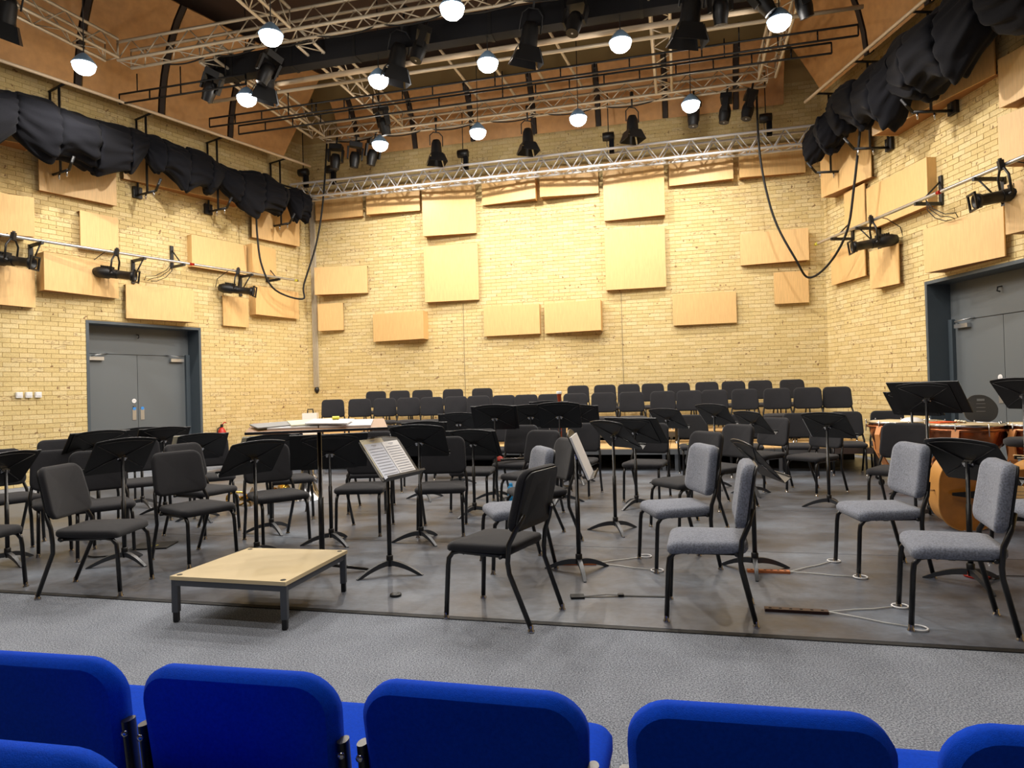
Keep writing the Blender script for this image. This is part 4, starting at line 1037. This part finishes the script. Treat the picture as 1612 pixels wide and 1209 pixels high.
# sheets with staves on the stand facing the viewer
t = [o for o in COL.objects if o.get('label', '').endswith('sheet music facing the viewer')][0]
def page(w_, h_, name, label, dx, dy, dz, m, staves=10, col=M_ink):
    root = on_desk(t, .832, 36, MB().add([(0, 0, -h_/2), (0, 0, h_/2), (0.001, 0, h_/2)], [(0, 1, 2)]).mesh('tmp'), name, label, 'sheet music', dx=dx, dy=dy, dz=dz, group='pages of sheet music facing the viewer')
    me = MB().box((0, .001, 0), (w_, .0015, h_)).mesh(name); fixn(me); me.materials.append(m); root.data = me
    for k in range(staves):
        zz = h_/2-.045-k*(h_-.07)/staves
        mb = MB()
        for j in range(5): mb.box((0, .0022, zz-.0016*j), (w_-.035, .0004, .0005))
        rnd = random.Random(k)
        for j in range(12): mb.box((-w_/2+.025+j*(w_-.05)/12, .0023, zz-.003+rnd.uniform(-.003, .003)), (.0035, .0004, .0025)); mb.box((-w_/2+.027+j*(w_-.05)/12, .0023, zz-.001), (.0006, .0004, .007))
        obj('stave', mb, col, root)
    mb = MB(); mb.box((0, .0022, h_/2-.018), (.06, .0004, .006)); mb.box((0, .0022, h_/2-.028), (.03, .0004, .003)); obj('heading', mb, col, root)
    return root
page(.26, .315, 'cream_sheet', 'cream backing sheet behind the open sheet music', .09, .0, .03, M_paperc, 0)
page(.205, .305, 'sheet_music', 'left page of sheet music facing the viewer', .105, .003, 0, mat('bluish_paper', srgb(232, 238, 252), .7), 10)
page(.205, .305, 'sheet_music', 'right page of sheet music facing the viewer', -.10, .006, 0, M_paper, 11)

# conductor desk
cd = thing('conductor_stand', 'wide flat conductor desk loaded with scores behind the podium', 'conductor desk', (-1.42, 4.92, .004), math.radians(14)+PI)
T = math.radians(80)
dk = obj('desk_board', MB().box((0, 0, -.012), (.96, .46, .018)), mat('desk_wood', srgb(150, 108, 70), .4), cd, loc=(0, 0, 1.085), rot=(math.radians(-6), 0, 0))
obj('desk_lip', MB().box((0, .235, -.008), (.96, .012, .014)), M_shell, dk)
obj('pole', MB().tube([(0, 0, .04), (0, 0, .55), (0, 0, .552), (0, 0, 1.06)], [.02, .02, .015, .015], 12), M_frame, cd)
obj('tilt_head', MB().box((0, 0, 1.055), (.22, .12, .025)), M_steelb, cd)
for k in range(3): obj('foot', MB().tube([(0, 0, .07), (.33*math.cos(k*2.094+.9), .33*math.sin(k*2.094+.9), .012)], [.016, .01], 8), M_frame, cd)
base = Matrix.Translation(cd.location) @ Matrix.Rotation(cd.rotation_euler.z, 4, 'Z') @ Matrix.Translation((0, 0, 1.085)) @ Matrix.Rotation(math.radians(-6), 4, 'X')
zacc = -.002
for k, (x_, y_, w_, d_, th, rz, m_, lab) in enumerate(((.18, 0, .34, .3, .012, .05, M_paper, 'large white score lying at the left of the conductor desk'), (-.2, .02, .36, .30, .014, -.1, M_paper, 'large white score lying at the right of the conductor desk'),
        (.05, -.02, .32, .24, .010, .2, M_paperc, 'cream score across the middle of the conductor desk'), (-.08, .05, .30, .22, .008, -.25, M_paper, 'white score on top of the pile on the conductor desk'),
        (.32, .03, .26, .2, .008, .4, mat('grey_cover', srgb(150, 150, 148), .6), 'grey covered score at the far left of the conductor desk'))):
    zz = (.0 if k < 2 else (.015 if k == 2 else .026 if k == 3 else .013))-.002
    m_w = base @ Matrix.Translation((x_, y_, zz+th/2)) @ Matrix.Rotation(rz, 4, 'Z')
    o = obj('score', MB().box((0, 0, 0), (w_, d_, th)), m_); o.location = m_w.to_translation(); o.rotation_euler = m_w.to_euler(); tag(o, lab, 'score', 'scores on the conductor desk')
m_w = base @ Matrix.Translation((-.12, -.03, .044)); o = obj('sticky_note', MB().box((0, 0, 0), (.05, .07, .012)), M_yellow); o.location = m_w.to_translation(); o.rotation_euler = m_w.to_euler(); tag(o, 'yellow note on top of the conductor scores', 'note')

# ------------------------------------------------------------------ podium
A_ = Vector((-2.028, 3.933)); B_ = Vector((-1.286, 3.738)); D_ = Vector((-1.835, 4.617)); C_ = Vector((-1.122, 4.470))
pod = thing('podium', 'low rectangular conductor podium with pale wooden top and grey legs', 'podium', (0, 0, 0))
ctr = (A_+B_+C_+D_)/4; pod.location = (ctr.x, ctr.y, 0)
cs = [p-ctr for p in (A_, B_, C_, D_)]
mb = MB(); zt, zb_ = .272, .250
mb.add([(c.x, c.y, zt) for c in cs]+[(c.x, c.y, zb_) for c in cs], [(0, 1, 2, 3), (7, 6, 5, 4), (0, 4, 5, 1), (1, 5, 6, 2), (2, 6, 7, 3), (3, 7, 4, 0)])
obj('top_board', mb, M_pod, pod)
ins = [c*.955 for c in cs]
for k in range(4):
    p, q = ins[k], ins[(k+1) % 4]; d = q-p
    obj('apron', MB().box(((p.x+q.x)/2, (p.y+q.y)/2, .233), (d.length, .022, .034), Matrix.Rotation(math.atan2(d.y, d.x), 3, 'Z')), M_podf, pod)
for c in ins:
    i = obj('leg', MB().box((c.x*.985, c.y*.985, .155), (.036, .036, .19)), M_podf, pod)
    obj('foot', MB().box((c.x*.985, c.y*.985, .034), (.028, .028, .06)), M_shell, i)
for c in cs:
    obj('corner_bolt', MB().lathe([(.016, .2722), (.016, .2735)], (c.x*.9, c.y*.9, 0), 14), M_steelb, pod)

# ------------------------------------------------------------------ small floor things
def cord_anchor(ax, ay, bx, by, r1, r2, m, label, mids=None):
    a = Vector((ax, ay, 0)); b = Vector((bx, by, 0)); d = b-a; L_ = d.length; rz = math.atan2(d.y, d.x)
    t = thing('endpin_anchor', label, 'endpin anchor', (a.x, a.y, .004), rz, 'wooden endpin anchor strips')
    obj('strip', MB().box((L_/2, 0, .008), (L_, .045, .016)), m, t)
    for k in range(6): obj('peg_hole', MB().lathe([(.009, .0162), (.009, .0168)], (.03+(L_-.06)*k/5, 0, 0), 10), M_dark, t)
    R_ = Matrix.Rotation(-rz, 3, 'Z')
    for rp in (r1, r2):
        c = R_ @ (Vector((rp[0], rp[1], 0))-a); c.z = .007
        ring = MB(); ring.tube([c+Vector((.042*math.cos(q*PI/10), .042*math.sin(q*PI/10), 0)) for q in range(21)], .005, 6)
        obj('ring', ring, M_white, t)
        e = c+(Vector((L_, 0, 0))-c).normalized()*.045
        obj('cord', MB().tube([(L_, 0, .01), (L_*.6+e.x*.4, e.y*.4+.01, .006), (L_*.3+e.x*.7, e.y*.7-.006, .006), (e.x, e.y, .006)], .0035, 6), M_cord, t)
cord_anchor(.32, 4.99, .585, 4.965, (.985, 5.14), (.985, 4.735), M_woodo, 'orange wooden endpin strip with cords ringed to the left grey chair')
cord_anchor(1.59, 4.66, 1.86, 4.60, (2.285, 4.86), (2.26, 4.44), M_woodo, 'orange wooden endpin strip with cords ringed to the second grey chair')
cord_anchor(1.41, 3.86, 1.735, 3.775, (2.18, 3.85), (2.075, 3.50), M_woodd, 'dark brown wooden endpin strip nearest the carpet edge')
t = thing('endpin_strap', 'black endpin strap with pad and buckle lying across the floor', 'strap', (.37, 4.19, .004))
obj('pad', MB().box((0, 0, .006), (.085, .07, .012)), M_strap, t)
obj('strap', MB().add([(0.04, -.012, .004), (.18, -.012, .012), (.30, -.016, .004), (.54, -.055, .004), (.04, .012, .004), (.18, .012, .012), (.30, .008, .004), (.54, -.031, .004)], [(0, 1, 5, 4), (1, 2, 6, 5), (2, 3, 7, 6)]), M_strap, t)
obj('buckle', MB().box((.27, -.003, .010), (.035, .032, .012)), M_steelb, t)
t = thing('endpin_anchor', 'red oval endpin anchor on the floor at the right', 'endpin anchor', (3.0, 4.40, .004))
obj('disc', MB().lathe([(.075, 0), (.08, .008), (.075, .016), (.05, .018)], n=24), M_red, t)
obj('cord', MB().tube([(.07, 0, .006), (.3, -.04, .005), (.6, -.03, .005)], .003, 6), M_strap, t)
t = thing('endpin_stop', 'small round black endpin stop lying right of the podium', 'endpin stop', (-.783, 4.324, .004))
obj('puck', MB().lathe([(.036, 0), (.038, .006), (.036, .014), (.02, .016), (.012, .010), (.0, .010)], n=24), M_shell, t)
t = thing('floor_hatch', 'black square floor socket hatch left of the podium', 'floor hatch', (-3.22, 5.98, .004), .1)
obj('plate', MB().box((0, 0, .006), (.32, .26, .012)), M_shell, t)
for k in (-.02, .01): obj('yellow_mark', MB().box((.02+k, -.03, .0125), (.006, .06, .002), Matrix.Rotation(-.4, 3, 'Z')), M_yellow, t)
cable('floor_cable', [(-3.2, 5.9, .012), (-3.35, 5.8, .012), (-3.3, 5.68, .012), (-3.5, 5.6, .012), (-3.65, 5.7, .012)], .006, 'thin black cable lying beside the floor hatch')
t = thing('water_bottle', 'blue sports water bottle standing by a chair leg in the centre', 'bottle', (-.045, 7.55, .004))
obj('body', MB().lathe([(.0, 0), (.036, .002), (.038, .03), (.038, .15), (.033, .17), (.038, .19), (.036, .21), (.02, .23)], n=20), M_bottle, t)
obj('cap', MB().lathe([(.021, .225), (.021, .25), (.01, .262)], n=16), M_bottle, t)
tag(obj('yellow_sheet', MB().box((0, 0, 0), (.22, .16, .003)), M_yellow, loc=(2.60, 9.58, .463), rot=(0, 0, .2)), 'yellow sheet lying on a chair seat in front of the riser', 'paper')
tag(obj('paper_scrap', MB().box((0, 0, 0), (.13, .08, .003)), M_paper, loc=(3.86, 5.78, .006), rot=(0, 0, .3)), 'small white paper on the floor under the double bass', 'paper')
# clarinet case and cloth on the chair
t = thing('clarinet', 'silver keyed instrument lying across a chair seat in the centre', 'instrument', (.0, 7.98, .485), .1)
obj('body', MB().tube([(-.16, 0, 0), (.16, .02, 0)], [.014, .016], 8), M_shell, t)
for k in range(6): obj('key', MB().lathe([(.012, .016), (.010, .021)], (-.12+.045*k, .0, 0), 8), M_silver, t)
obj('key_rod', MB().tube([(-.15, -.018, .008), (.15, -.002, .008)], .004, 6), M_silver, t)
tag(obj('red_cloth', MB().lathe([(.0, .055), (.03, .045), (.045, .02), (.05, 0)], n=12), M_red, loc=(-.17, 8.1, .463)), 'small crumpled red cloth beside the instrument on the chair', 'cloth')
# bassoon on a stand
t = thing('bassoon', 'upright red brown bassoon with white bell ring rising in the centre', 'instrument', (.62, 8.9, .004))
obj('body', MB().tube([(0, 0, .12), (0, 0, .95)], [.03, .022], 10), mat('bassoon_wood', srgb(110, 40, 26), .3), t)
obj('bell', MB().lathe([(.022, .95), (.022, 1.15), (.03, 1.22), (.034, 1.24)], n=14), mat('bassoon_bell', srgb(150, 60, 34), .3), t)
obj('bell_ring', MB().lathe([(.035, 1.235), (.036, 1.265), (.03, 1.27)], n=14), M_white, t)
for k in range(7): obj('key', MB().lathe([(.0, .012), (.014, .01), (.014, 0)], (.0, -.028, .3+.09*k), 8, 'y'), M_silver, t)
obj('stand_base', MB().lathe([(.14, .0), (.14, .012), (.03, .02), (.02, .12)], n=16), M_shell, t)
# tuba bell on the floor, trumpets
t = thing('tuba', 'silver tuba standing on its bell behind the conductor desk', 'tuba', (-2.62, 8.5, .004), .3)
obj('bell', MB().lathe([(.20, .0), (.17, .04), (.12, .12), (.085, .25), (.06, .45)], n=28), M_silver, t)
obj('body_tube', MB().tube([(0, 0, .43), (0, 0, .6), (.08, 0, .68), (.17, 0, .6), (.18, 0, .3), (.12, 0, .22), (.05, .05, .3), (.06, .05, .55)], .035, 10), M_silver, t)
for k in range(3): obj('valve', MB().tube([(.10+.04*k, -.06, .32), (.10+.04*k, -.06, .48)], .016, 10), M_silver, t)
for k, (x, y, rz, lab) in enumerate(((-3.35, 8.1, .2, 'brass horn lying on the floor behind the podium chairs, left one'), (-3.0, 8.35, 1.1, 'brass horn lying on the floor behind the podium chairs, right one'))):
    t = thing('horn', lab, 'instrument', (x, y, .09), rz, 'brass horns on the floor')
    obj('coil', MB().tube([(.12*math.cos(q*PI/8), .03*math.sin(q), .0+.08*math.sin(q*PI/8)) for q in range(17)], .012, 8), M_brass, t)
    obj('bell', MB().lathe([(.014, -.05), (.03, .06), (.06, .12), (.13, .16)], (.02, 0, 0), 20, 'x'), M_brass, t)
    for j in range(3): obj('valve', MB().tube([(-.03+.03*j, -.03, -.03), (-.03+.03*j, -.03, .06)], .009, 8), M_silver, t)
t = thing('equipment_box', 'small white box with black handle by the back left corner of the orchestra', 'box', (-3.95, 12.25, .5), .1)
t.location = wp('B', .62, 1.0, .501)
obj('box', MB().box((0, 0, .22), (.3, .22, .44)), M_white, t); obj('handle', MB().tube([(-.06, 0, .44), (-.05, 0, .52), (.05, 0, .52), (.06, 0, .44)], .014, 8), M_shell, t)

# ------------------------------------------------------------------ kettledrums
def timp(x, y, rz, label, r=.36, zr=.78):
    t = thing('kettledrum', label, 'kettledrum', (x, y, .004), rz, 'copper kettledrums')
    prof = [(.05, zr-.46)]+[(r*math.sin(k*PI/2/9), zr-.06-.40*math.cos(k*PI/2/9)) for k in range(1, 10)]+[(r, zr-.02)]
    obj('bowl', MB().lathe(prof, n=36), M_copper, t)
    obj('collar', MB().lathe([(r+.012, zr-.075), (r+.028, zr-.07), (r+.028, zr-.045), (r+.012, zr-.04), (r+.012, zr-.075)], n=36), M_copper, t)
    obj('head', MB().lathe([(r+.006, zr-.012), (r+.004, zr), (.0, zr+.001)], n=36), M_skin, t)
    obj('hoop', MB().lathe([(r+.010, zr-.02), (r+.03, zr-.018), (r+.03, zr+.004), (r+.012, zr+.006), (r+.010, zr-.02)], n=36), M_chrome, t)
    for k in range(8):
        a = k*PI/4; c, s_ = math.cos(a), math.sin(a)
        obj('tension_rod', MB().tube([((r+.03)*c, (r+.03)*s_, zr+.022), ((r+.035)*c, (r+.035)*s_, zr-.12)], .006, 6), M_chrome, t)
        if k % 2 == 0:
            pts = [((r+.02)*c, (r+.02)*s_, zr-.05), ((r+.06)*c, (r+.06)*s_, zr-.15), ((r+.03)*c, (r+.03)*s_, zr-.38), ((r-.10)*c, (r-.10)*s_, zr-.58), ((r-.16)*c, (r-.16)*s_, .13)]
            mb = MB(); vs = []; tn = Vector((-s_, c, 0))*.036; rd = Vector((c, s_, 0))*.012
            for p in pts:
                p = Vector(p); vs += [p-tn-rd, p+tn-rd, p+tn+rd, p-tn+rd]
            fs = []
            for j in range(4):
                for q in range(4): fs.append((j*4+q, j*4+(q+1) % 4, j*4+4+(q+1) % 4, j*4+4+q))
            fs += [(0, 1, 2, 3), (19, 18, 17, 16)]
            mb.add(vs, fs, False); obj('strut', mb, M_copperp, t)
            w_ = obj('caster_arm', MB().box(((r-.06)*c, (r-.06)*s_, .115), (.22, .05, .018), Matrix.Rotation(a, 3, 'Z')), M_alu, t)
            obj('caster', MB().lathe([(.0, -.012), (.04, -.012), (.04, .012), (.0, .012)], ((r+.02)*c, (r+.02)*s_, .041), 16, 'y'), M_shell, w_)
    obj('base_dish', MB().lathe([(.0, .11), (.24, .115), (.26, .16), (.2, .20), (.10, .22), (.05, .34)], n=28), M_copperp, t)
    obj('pedal', MB().box((0, -.25, .10), (.10, .24, .03), Matrix.Rotation(.2, 3, 'X')), M_alu, t)
    return t
timp(4.92, 8.45, .35, 'copper kettledrum, leftmost of three, behind the black chair', r=.40)
timp(5.12, 7.62, .75, 'copper kettledrum, middle of three, behind the tilted stand', r=.37)
timp(5.72, 7.30, .2, 'copper kettledrum, rightmost of three, at the edge of the view', r=.33)
# things on the kettledrums
tag(obj('white_cloth', MB().lathe([(.0, .05), (.06, .045), (.11, .025), (.13, 0)], n=14), M_white, loc=(4.95, 8.35, .786)), 'crumpled white cloth on the leftmost kettledrum', 'cloth')
tag(obj('orange_card', MB().box((0, 0, 0), (.26, .18, .012)), M_orange, loc=(5.0, 7.85, .795), rot=(0, 0, .3)), 'orange card lying on the middle kettledrum', 'card')
for k in range(4):
    t = thing('drum_mallet', 'kettledrum mallet with pale shaft, %s of four on the middle drum' % ORD[k], 'mallet', (5.02+.05*k, 7.62+.05*k, .798), .5+.25*k, 'mallets on the kettledrum')
    obj('shaft', MB().tube([(-.17, 0, 0), (.16, 0, 0)], .005, 6), M_woodd if k % 2 else M_plyedge, t); obj('felt_head', MB().lathe([(.0, -.02), (.017, -.012), (.017, .012), (.0, .02)], (.17, 0, 0), 10, 'x'), M_paperc, t)
# drum seat back with handle slot
t = thing('plastic_backrest', 'black moulded plastic backrest with slot handle rising over the kettledrums', 'seat back', (5.62, 7.95, .0), -.45+PI)
t.location = (5.55, 7.98, .004)
out = []
for k in range(32):
    a = 2*PI*k/32; c, s_ = math.cos(a), math.sin(a)
    rx = .17*(abs(c)**.75)*(1 if c > 0 else -1); rz_ = .165*(abs(s_)**.8)*(1 if s_ > 0 else -1)
    if s_ > 0: rx *= (1-.25*s_)
    out.append((rx+.02*(s_ if s_ > 0 else 0), rz_+.93))
mb = MB(); mb.prism(out, -.025, .025, smooth_side=True); obj('shell', mb, mat('dark_grey_plastic', srgb(62, 64, 66), .4), t)
obj('handle_slot', MB().box((0, .0, 1.035), (.075, .054, .026)), mat('slot_grey', srgb(110, 116, 122), .6), t, label='slot handle showing the grey door through it')
for k in range(3): obj('vent_row', MB().box((0, .0, .99-.045*k), (.09, .0535, .004)), M_alu, t)
obj('post', MB().tube([(0, 0, .03), (0, 0, .78)], .022, 10), M_frame, t)
obj('seat', MB().lathe([(.17, .50), (.19, .52), (.19, .55), (.16, .575), (.0, .58)], (0, .17, 0), 20), M_fab, t)
for k in range(3): obj('foot', MB().tube([(0, 0, .2), (.25*math.cos(k*2.09), .25*math.sin(k*2.09), .012)], .012, 8), M_frame, t)
# tall round stool at the right
t = thing('stool', 'tall round dark padded stool at the right edge behind the double bass', 'stool', (4.55, 5.95, .004))
obj('seat_pad', MB().lathe([(.0, .68), (.155, .68), (.18, .70), (.18, .735), (.15, .755), (.0, .76)], n=28), M_fab, t)
obj('post', MB().tube([(0, 0, .1), (0, 0, .685)], .022, 10), M_frame, t)
obj('foot_ring', MB().tube([(.2*math.cos(k*PI/12), .2*math.sin(k*PI/12), .28) for k in range(25)], .01, 6), M_frame, t)
for k in range(4):
    a = k*PI/2+.4; obj('leg', MB().tube([(0, 0, .5), (.2*math.cos(a), .2*math.sin(a), .28), (.27*math.cos(a), .27*math.sin(a), .012)], .011, 8), M_frame, t)

# ------------------------------------------------------------------ double bass lying on its side
t = thing('double_bass', 'orange brown double bass lying on its side at the right', 'double bass', (4.16, 5.66, .0), -.13)
def bass_out():
    ctrl = [(-.55, 0), (-.545, .14), (-.49, .25), (-.38, .315), (-.26, .32), (-.15, .28), (-.06, .215), (.03, .19), (.12, .195), (.20, .235), (.30, .25), (.40, .225), (.49, .14), (.54, .05)]
    up = ctrl+[(x, -z) for x, z in ctrl[::-1] if z]
    P = [Vector((x, 0, z)) for x, z in up]; n = len(P); out_ = []
    for i in range(n):
        p0, p1, p2, p3 = P[i-1], P[i], P[(i+1) % n], P[(i+2) % n]
        for k in range(4):
            u = k/4; q = .5*((2*p1)+(-p0+p2)*u+(2*p0-5*p1+4*p2-p3)*u*u+(-p0+3*p1-3*p2+p3)*u**3); out_.append((q.x, q.z))
    return out_
bo = bass_out(); lean = Matrix.Rotation(.10, 4, 'X'); T_ = Matrix.Translation((0, 0, .33)) @ lean
obj('body_ribs', MB().prism(bo, -.0, .19, T_, True), M_bassr, t)
mb = MB(); mb.prism([(x*1.015, z*1.03) for x, z in bo], -.012, -.001, T_); obj('front_plate', mb, M_bassw, t)
mb = MB(); mb.tube([T_ @ Vector((x*1.015, -.008, z*1.03)) for x, z in bo+bo[:1]], .006, 6, cap=False); obj('edge_purfling', mb, M_bassr, t)
def tf(*p): return T_ @ Vector(p)
mb = MB(); vs = [tf(-.47, -.05, -.012), tf(-.47, -.05, .012), tf(-.16, -.10, .05), tf(-.16, -.10, -.05)]; vs2 = [v+Vector((0, .015, 0)) for v in vs]
mb.add(vs+vs2, [(0, 1, 2, 3), (7, 6, 5, 4), (0, 4, 5, 1), (1, 5, 6, 2), (2, 6, 7, 3), (3, 7, 4, 0)]); obj('tailpiece', mb, M_shell, t)
mb = MB(); mb.prism([(-.008, -.075), (.008, -.075), (.008, .075), (-.008, .075)], -.15, -.012, Matrix.Translation((0, 0, 0)) @ T_ @ Matrix.Translation((.04, 0, 0))); obj('bridge', mb, mat('maple', srgb(214, 176, 120), .5), t)
for k in range(4): obj('string', MB().tube([tf(-.16, -.10, -.035+.023*k), tf(.04, -.155, -.045+.03*k), tf(.62, -.09, -.02+.014*k), tf(1.3, -.05, -.012+.008*k)], .0022, 5), M_silver, t)
obj('fingerboard', MB().box((0, 0, 0), (.8, .03, .07)), M_shell, t, loc=tf(.75, -.075, 0), rot=(.1, 0, 0))
obj('neck', MB().box((0, 0, 0), (.55, .05, .05)), M_bassw, t, loc=tf(.80, -.03, 0), rot=(.1, 0, 0))
obj('scroll', MB().lathe([(.0, -.03), (.05, -.03), (.06, 0), (.05, .03), (.0, .03)], (0, 0, 0), 14, 'y'), M_bassw, t, loc=tf(1.15, -.03, 0))
for s_ in (-1, 1):
    mb = MB(); mb.tube([tf(-.07, -.016, s_*.15), tf(-.05, -.016, s_*.13), tf(.03, -.016, s_*.135), tf(.11, -.016, s_*.115), tf(.12, -.016, s_*.10)], .006, 6); obj('f_hole', mb, M_dark, t)
obj('endpin', MB().tube([tf(-.55, .09, 0), tf(-.66, .09, 0)], .008, 8), M_chrome, t)
# bow lying on top of the bass
t = thing('bass_bow', 'pale wooden bow resting across the upper side of the double bass', 'bow', (4.55, 5.60, .61), -.2)
obj('stick', MB().tube([(-.35, 0, .03), (0, 0, .0), (.35, 0, .01)], [.007, .006, .005], 8), M_riser, t)
obj('hair', MB().tube([(-.33, -.012, .01), (.34, -.012, -.01)], .004, 5), M_paperc, t)
obj('frog', MB().box((-.32, -.005, .012), (.05, .015, .03)), M_shell, t)

# ------------------------------------------------------------------ blue audience chairs
def blue_proto():
    P = Proto()
    def backf(u, v, k):
        f = (v+.19)/.38
        return Vector((u, -.20-.05*f+k-.02*(1-(u/.22)**2), .555+v-.02*((u/.225)**2)*max(0, f)))
    P.part('backrest', MB().pad(.43, .455, .38, .06, .075, backf, edge=.75, ncorn=7, bow=.02), M_blue)
    def seatf(u, v, k): return Vector((u, v+.03, .40+k))
    P.part('seat', MB().pad(.44, .46, .44, .06, .06, seatf, edge=.6, bow=.04), M_blue)
    for s_ in (-1, 1):
        mb = MB(); out = []
        for q in range(12):
            a = 2*PI*q/12; out.append((.011*math.cos(a)+s_*.232, .018*math.sin(a)))
        vs = []
        for z, y in ((.60, -.213), (.36, -.185), (.30, -.17)):
            for x, yy in out: vs.append((x, y+yy, z))
        fs = [(i*12+q, i*12+(q+1) % 12, (i+1)*12+(q+1) % 12, (i+1)*12+q) for i in range(2) for q in range(12)]
        mb.add(vs, fs, True); mb.add(vs[:12], [tuple(range(12))]); i = P.part('back_tube', mb, M_frame, label='dark oval steel tube holding the backrest')
        for z in (.575, .485):
            P.part('bolt', MB().lathe([(.008, 0), (.007, .005), (.0, .007)], (0, 0, 0), 8, 'y'), M_chrome, i, loc=(s_*.233, -.226+(.575-z)*.12, z), rot=(0, 0, PI))
        P.part('leg', MB().tube([(s_*.21, .23, .0), (s_*.21, .20, .38), (s_*.21, -.16, .385), (s_*.215, -.19, .36), (s_*.22, -.26, .0)], .012, 8), M_chrome)
    P.part('link_bar', MB().tube([(-.22, .1, .385), (.22, .1, .385)], .011, 8), M_frame)
    return P
BP = blue_proto()
def blue(x, y, a, label, z=0):
    t = thing('audience_chair', label, 'chair', (x, y, z), a, 'blue upholstered audience chairs'); BP.place(t)
# backs are towards the camera; chair faces the stage
rowd = Vector((.975, -.222))
c0 = Vector((-.045, 1.29+.225))
for k, nm in ((-2, 'first from the left'), (-1, 'second from the left'), (0, 'third from the left, at the centre'), (1, 'fourth from the left, largest in view'), (2, 'at the right edge of the view')):
    p = c0+rowd*(.515*k)+Vector((0, .0))
    blue(p.x, p.y, math.atan2(rowd.y, rowd.x)+(0.02 if k else -.01), 'blue audience chair in the front row, '+nm)
blue(-.70, 1.15, -.2, 'blue audience chair in the row behind, only its top visible at the bottom left', z=.0)
[o for o in COL.objects if o.name.startswith('audience_chair')][-1].scale = (1, 1, 1.14)
